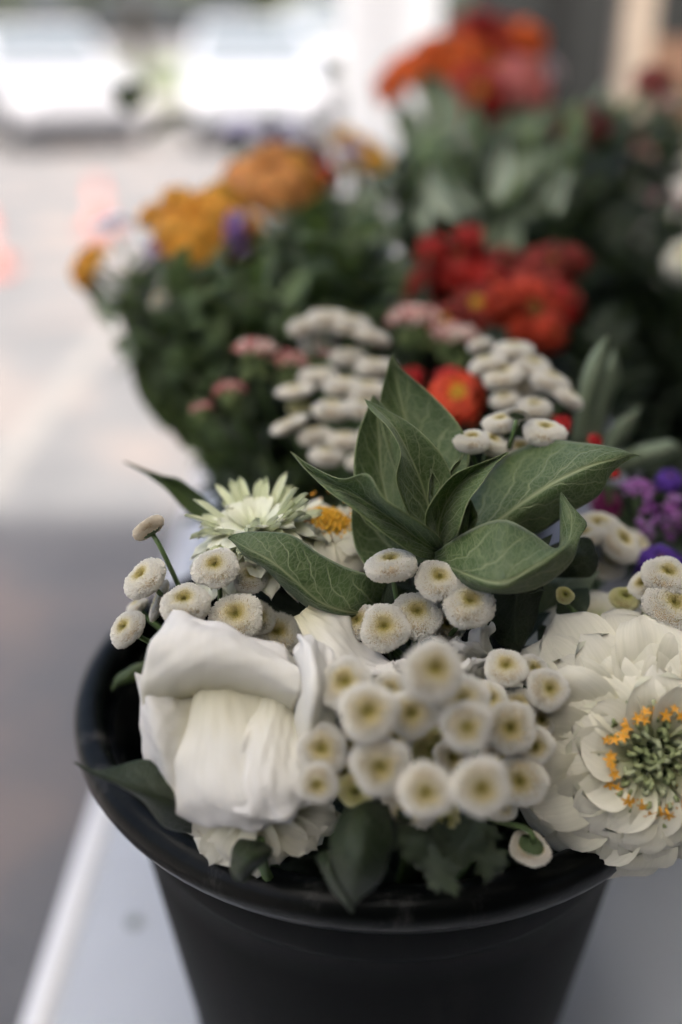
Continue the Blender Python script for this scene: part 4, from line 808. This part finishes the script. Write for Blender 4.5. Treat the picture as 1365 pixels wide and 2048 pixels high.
fill([(780,310),(900,300),(1100,290),(1365,190),(1365,340),(1100,370),(780,370)], 1.0, 1.15, 46, ['far', 'maroon'], 'leaf mass below the topmost scarlet blooms', [LEAFB, LEAFD, LEAFG], GF, L=.05, W=.02, start=.35)
fill([(1150,300),(1365,300),(1365,900),(1250,880),(1200,650)], .80, .95, 30, ['maroon', 'side'], 'near black leaves of the shadowed right hand bouquet', LEAFD, GF, L=.045, W=.018)  # shade of this side is put into the near black leaf colour
fill([(560,360),(700,370),(680,460),(560,460)], .86, .95, 14, 'third', 'leaves around the apricot bloom', LEAFB, GF, L=.034, W=.012)
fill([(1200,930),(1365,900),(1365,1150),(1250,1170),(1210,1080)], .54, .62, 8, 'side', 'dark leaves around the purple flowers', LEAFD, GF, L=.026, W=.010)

# ------------------------------------------------------------------ porch: column, awning, dark back wall
WP = simple('white_paint', (.40, .405, .42), .6, noise=.04, scale=3)
col = thing('porch_column', 'square white column holding the awning behind the flowers', 'column', Matrix.Translation((.124, 2.90, 0)))
obj('shaft', MB().box((-.124, -.124, .12), (.124, .124, 2.5)).build('shaft', WP, False), col)
obj('plinth', MB().box((-.145, -.145, 0), (.145, .145, .12)).build('plinth', WP, False), col)
obj('capital', MB().box((-.127, -.127, 2.5), (.15, .15, 2.58)).build('capital', WP, False), col)
def fabric():
    m, t, out = M_new('awning_fabric'); d = N(t, 'ShaderNodeBsdfDiffuse'); d.inputs[0].default_value = (.75, .75, .74, 1)
    tr = N(t, 'ShaderNodeBsdfTranslucent'); tr.inputs[0].default_value = (.94, .93, .90, 1); mx = N(t, 'ShaderNodeMixShader', i={0: .93})
    t.links.new(d.outputs[0], mx.inputs[1]); t.links.new(tr.outputs[0], mx.inputs[2]); t.links.new(mx.outputs[0], out.inputs[0]); return m
aw = thing('awning', 'white fabric awning stretched over the flower table', 'awning', Matrix.Translation((0, 0, 2.6)))
obj('canopy', MB().box((-1.2, -2.2, .0), (.30, 1.12, .006)).build('canopy', fabric(), False), aw)
obj('added_shade_panel', MB().box((.303, -2.2, .0), (2.2, 1.12, .006)).build('added_shade_panel', simple('shade_panel_dark', (.02, .022, .02), .8), False), aw)  # opaque panel added out of view to cut the light on the right
obj('front_beam', MB().box((-1.2, 1.06, -.09), (2.2, 1.11, -.004)).build('front_beam', WP, False), aw)
for q_ in (.09, .16): obj('rafter', MB().box((q_-.015, 1.113, -.08), (q_+.015, 3.0, -.022)).build('rafter', WP, False), aw)
DK = simple('dark_tarp', (.004, .005, .0045), .7, noise=.3, scale=6)
obj('tarp_wall', MB().box((.34, 2.9, 0), (3.6, 2.94, 2.55)).build('tarp_wall', DK, False), label='dark tarpaulin wall behind the stall at the upper right', cat='wall')
obj('tarp_wall', MB().box((2.0, -1.0, 0), (2.04, 2.85, 2.55)).build('tarp_wall', DK, False), label='dark tarpaulin side wall beyond the right picture edge', cat='wall')
obj('tarp_wall', MB().box((-.9, -1.24, 0), (2.0, -1.2, 2.55)).build('tarp_wall', DK, False), label='unseen dark wall added behind the camera to blacken bucket reflections', cat='wall')  # added out of view so the bucket front reflects something dark
# goods in front of the tarp: bench, crate, post, tub
wood = simple('tan_wood', (.30, .24, .185), .7, noise=.2, scale=12); brown = simple('brown_wood', (.16, .085, .05), .7, noise=.3, scale=12)
def at(px, py, Y):
    q_ = P(px, py, 1.0); k_ = Y/q_.y; return Vector((q_.x*k_, Y, H + (q_.z-H)*k_))
p1 = at(1280, 0, 2.2)
pst = obj('wooden_post', MB().box((p1.x-.03, 2.18, 0), (p1.x+.03, 2.24, 2.59)).build('wooden_post', wood, False), label='tan wooden post near the top right corner', cat='post')
b = thing('side_bench', 'grey covered bench in front of the dark tarp', 'bench', Matrix.Translation((1.0, 2.5, 0)))
gcl = simple('grey_cloth', (.30, .29, .27), .8, noise=.1, scale=8)
obj('cover', MB().box((-.45, -.2, .55), (.75, .2, 1.10)).build('cover', gcl, False), b)
for sx in (-.4, .7): obj('leg', MB().box((sx-.02, -.15, 0), (sx+.02, .15, .55)).build('leg', brown, False), b)
cr_ = thing('wooden_crate', 'brown slatted crate standing on the grey bench', 'crate', Matrix.Translation((.80, 2.5, 1.10)))
for k in range(3): obj('slat', MB().box((-.14, -.12, .01+k*.075), (.14, -.105, .07+k*.075)).build('slat', brown, False), cr_)
for k in range(3): obj('slat', MB().box((-.14, .105, .01+k*.075), (.14, .12, .07+k*.075)).build('slat', brown, False), cr_)
for s in (-1, 1): obj('end_panel', MB().box((s*.14-.008, -.12, 0), (s*.14+.008, .12, .25)).build('end_panel', wood, False), cr_)
tub = thing('plastic_tub', 'teal tub at the far right behind the post', 'tub', Matrix.Translation((1.40, 2.5, 1.10)))
obj('body', MB().lathe([(0, 0), (.10, 0), (.13, .22), (.136, .225), (.125, .225), (.095, .01), (0, .01)], 32).build('body', simple('teal', (.05, .13, .11), .5)), tub)

# ------------------------------------------------------------------ parked cars
GLS = simple('car_glass', (.10, .12, .13), .08, spec=.8); TYR = simple('tyre', (.03, .03, .03), .8); CHR = simple('wheel_rim', (.32,.33,.35), .3, .8); HL = simple('lamp_glass', (.7, .7, .72), .1)
DKT = simple('dark_trim', (.03, .03, .035), .5); TAIL = simple('tail_lamp', (.4, .03, .03), .2)
def car(label, x, y, rot, colr, Lc=4.4, Wc=1.78, Hc=1.46, van=False):
    t = thing('parked_car', label, 'car', Matrix.Translation((x, y, 0)) @ Matrix.Rotation(rot, 4, 'Z'), 'pale cars parked across the lot')
    pnt = simple('car_paint', colr, .3, coat=.6)
    hb = Hc*.62
    if van: top = [(-.5, .62), (-.495, .98), (-.46, 1.0), (.26, 1.0), (.38, .66), (.5, .56)]
    else: top = [(-.5, .60), (-.40, .64), (-.30, .97), (-.22, 1.0), (.06, 1.0), (.20, .68), (.44, .58), (.5, .50)]
    side = [(-.5, .16), (-.5, .40)] + top + [(.505, .36), (.5, .16)]
    V = []; n = len(side)
    for s, inset in ((-1, 1.0), (1, 1.0)):
        for (fx, fz) in side:
            z = fz*Hc; wdt = Wc*.5*(1.0 - (.16 if fz > .7 else 0) - .04*(abs(fx) > .47)); V.append((fx*Lc, s*wdt, z))
    Fs = [tuple(range(n))[::-1], tuple(range(n, 2*n))] + [(i, (i+1) % n, n+(i+1) % n, n+i) for i in range(n)]
    o = obj('body', MB().add(V, Fs).build('body', pnt, False), t); bv = o.modifiers.new('round', 'BEVEL'); bv.width = .07; bv.segments = 3
    for s in (-1, 1):
        w_ = Wc*.5*.845
        segs = ([(-.27, -.10), (-.085, .055)] if not van else [(-.44, -.2), (-.18, .04), (.06, .24)])
        for a, c in segs:
            obj('side_window', MB().box((a*Lc, s*w_-.012, Hc*.70), (c*Lc, s*w_+.012, Hc*.93)).build('side_window', GLS, False), t)
    a, c = ((.085, .185) if not van else (.285, .365)); z0, z1 = (.94, .72) if not van else (.95, .71)
    obj('windscreen', MB().add([(a*Lc+.02, -Wc*.38, Hc*z0+.015), (a*Lc+.02, Wc*.38, Hc*z0+.015), (c*Lc+.03, Wc*.42, Hc*z1+.02), (c*Lc+.03, -Wc*.42, Hc*z1+.02)], [(0,1,2,3)]).build('windscreen', GLS, False), t)
    a, c = ((-.385, -.31) if not van else (-.503, -.503)); z0, z1 = (.70, .92) if not van else (.72, .93)
    obj('rear_window', MB().add([(a*Lc-.02, -Wc*.36, Hc*z0+.01), (a*Lc-.02, Wc*.36, Hc*z0+.01), (c*Lc-.02, Wc*.34, Hc*z1+.015), (c*Lc-.02, -Wc*.34, Hc*z1+.015)], [(0,1,2,3)]).build('rear_window', GLS, False), t)
    for fx in (-.31, .32):
        for s in (-1, 1):
            wl = obj('wheel', MB().lathe([(.18, -.1), (.30, -.1), (.32, -.07), (.32, .07), (.30, .1), (.18, .1)], 24).build('wheel', TYR), t, Matrix.Translation((fx*Lc, s*(Wc*.5-.09), .32)) @ Matrix.Rotation(math.pi/2, 4, 'X'))
            obj('wheel_rim', MB().lathe([(0, -.105), (.12, -.095), (.185, -.08), (.185, .08), (.12, .095), (0, .105)], 16).build('wheel_rim', CHR), wl)
    for s in (-1, 1):
        obj('headlight', MB().box((.5*Lc-.02, s*Wc*.36-.16, Hc*.40), (.5*Lc+.02, s*Wc*.36+.16, Hc*.49)).build('headlight', HL, False), t)
        obj('tail_light', MB().box((-.5*Lc-.02, s*Wc*.40-.10, Hc*.42), (-.5*Lc+.02, s*Wc*.40+.10, Hc*.56)).build('tail_light', TAIL, False), t)
    obj('bumper', MB().box((.5*Lc-.05, -Wc*.42, Hc*.14), (.5*Lc+.05, Wc*.42, Hc*.26)).build('bumper', DKT, False), t)
    obj('rear_bumper', MB().box((-.5*Lc-.05, -Wc*.42, Hc*.14), (-.5*Lc+.05, Wc*.42, Hc*.26)).build('rear_bumper', DKT, False), t)
car('white saloon car parked nose in at the far left', -4.3, 15.4, R(-62), (.33,.33,.34))
car('white hatchback parked behind the small dark leaves', -1.25, 15.6, R(-85), (.32,.33,.35), 4.1, 1.78, 1.5)
car('silver white van parked between the hatchback and the column', .1, 20.0, R(-100), (.32,.32,.32), 4.8, 1.9, 1.85, True)
car('pale saloon car at the back of the lot far left', -7.8, 16.8, R(-70), (.3, .3, .3))

# cones
CO = simple('cone_orange', (.42, .13, .10), .5); CW = simple('cone_white', (.34, .33, .32), .5)
def cone(x, y, label):
    t = thing('traffic_cone', label, 'traffic cone', Matrix.Translation((x, y, 0)), 'traffic cones on the asphalt')
    obj('base', MB().box((-.13, -.13, 0), (.13, .13, .025)).build('base', CO, False), t)
    obj('cone', MB().lathe([(.095, .025), (.026, .36), (.02, .37), (0, .37)], 24).build('cone', CO), t)
    obj('band', MB().lathe([(.0745, .14), (.0585, .22)], 24).build('band', CW), t)
cone(-1.80, 7.7, 'orange traffic cone left of the golden bloom, upper of two'); cone(-2.18, 6.3, 'orange traffic cone cut by the left picture edge')

# trees -------------------------------------------------------------------
TL = simple('tree_leaf', (.20, .23, .12), .6, noise=.35, scale=1.5); BK = simple('bark', (.12, .09, .07), .9, noise=.3, scale=8)
def tree(label, x, y, h, cr, seed):
    rg = random.Random(seed); nr = np.random.default_rng(seed); t = thing('broadleaf_tree', label, 'tree', Matrix.Translation((x, y, 0)), 'trees beyond the car park')
    mb = MB().tube([(0, 0, 0), (.1, 0, h*.3), (0, .1, h*.6)], .22, .1, 8)
    for k in range(6):
        a = k*1.05; mb.tube([(0, 0, h*.35), (math.cos(a)*cr*.4, math.sin(a)*cr*.4, h*.55), (math.cos(a)*cr*.7, math.sin(a)*cr*.7, h*.72)], .09, .03, 6)
    obj('trunk', mb.build('trunk', BK), t)
    V = []; Fs = []; n = 0
    cl = [(nr.normal(0, .45, 3)*[cr, cr, h*.28] + [0, 0, h*.60], rg.uniform(.18, .42)*cr) for _ in range(26)]
    for c, r in cl:
        for _ in range(230):
            d = nr.normal(0, 1, 3); d /= np.linalg.norm(d); p = c + d*r*nr.uniform(.5, 1.05); a = nr.normal(0, 1, 3); a /= np.linalg.norm(a); b_ = np.cross(a, d); b_ /= np.linalg.norm(b_)+1e-9; s = .13
            V += [p+a*s, p+b_*s*.6, p-a*s, p-b_*s*.6]; Fs.append((n, n+1, n+2, n+3)); n += 4
    obj('crown', mesh('crown', np.array(V), Fs, TL, False), t)
for i, (x, y, h, c, lb) in enumerate([(-9.5, 26, 7, 3.0, 'leftmost broadleaf tree beyond the pale cars'), (-5.2, 28, 8, 3.2, 'tall tree above the left saloon car'), (-1.6, 27, 6.5, 2.8, 'tree above the hatchback, second from the column'), (2.2, 29, 8, 3.2, 'tree just left of and behind the white column'), (6.5, 27, 7, 3, 'tree hidden mostly behind the dark tarp')]):
    tree(lb, x, y, h, c, i+3)
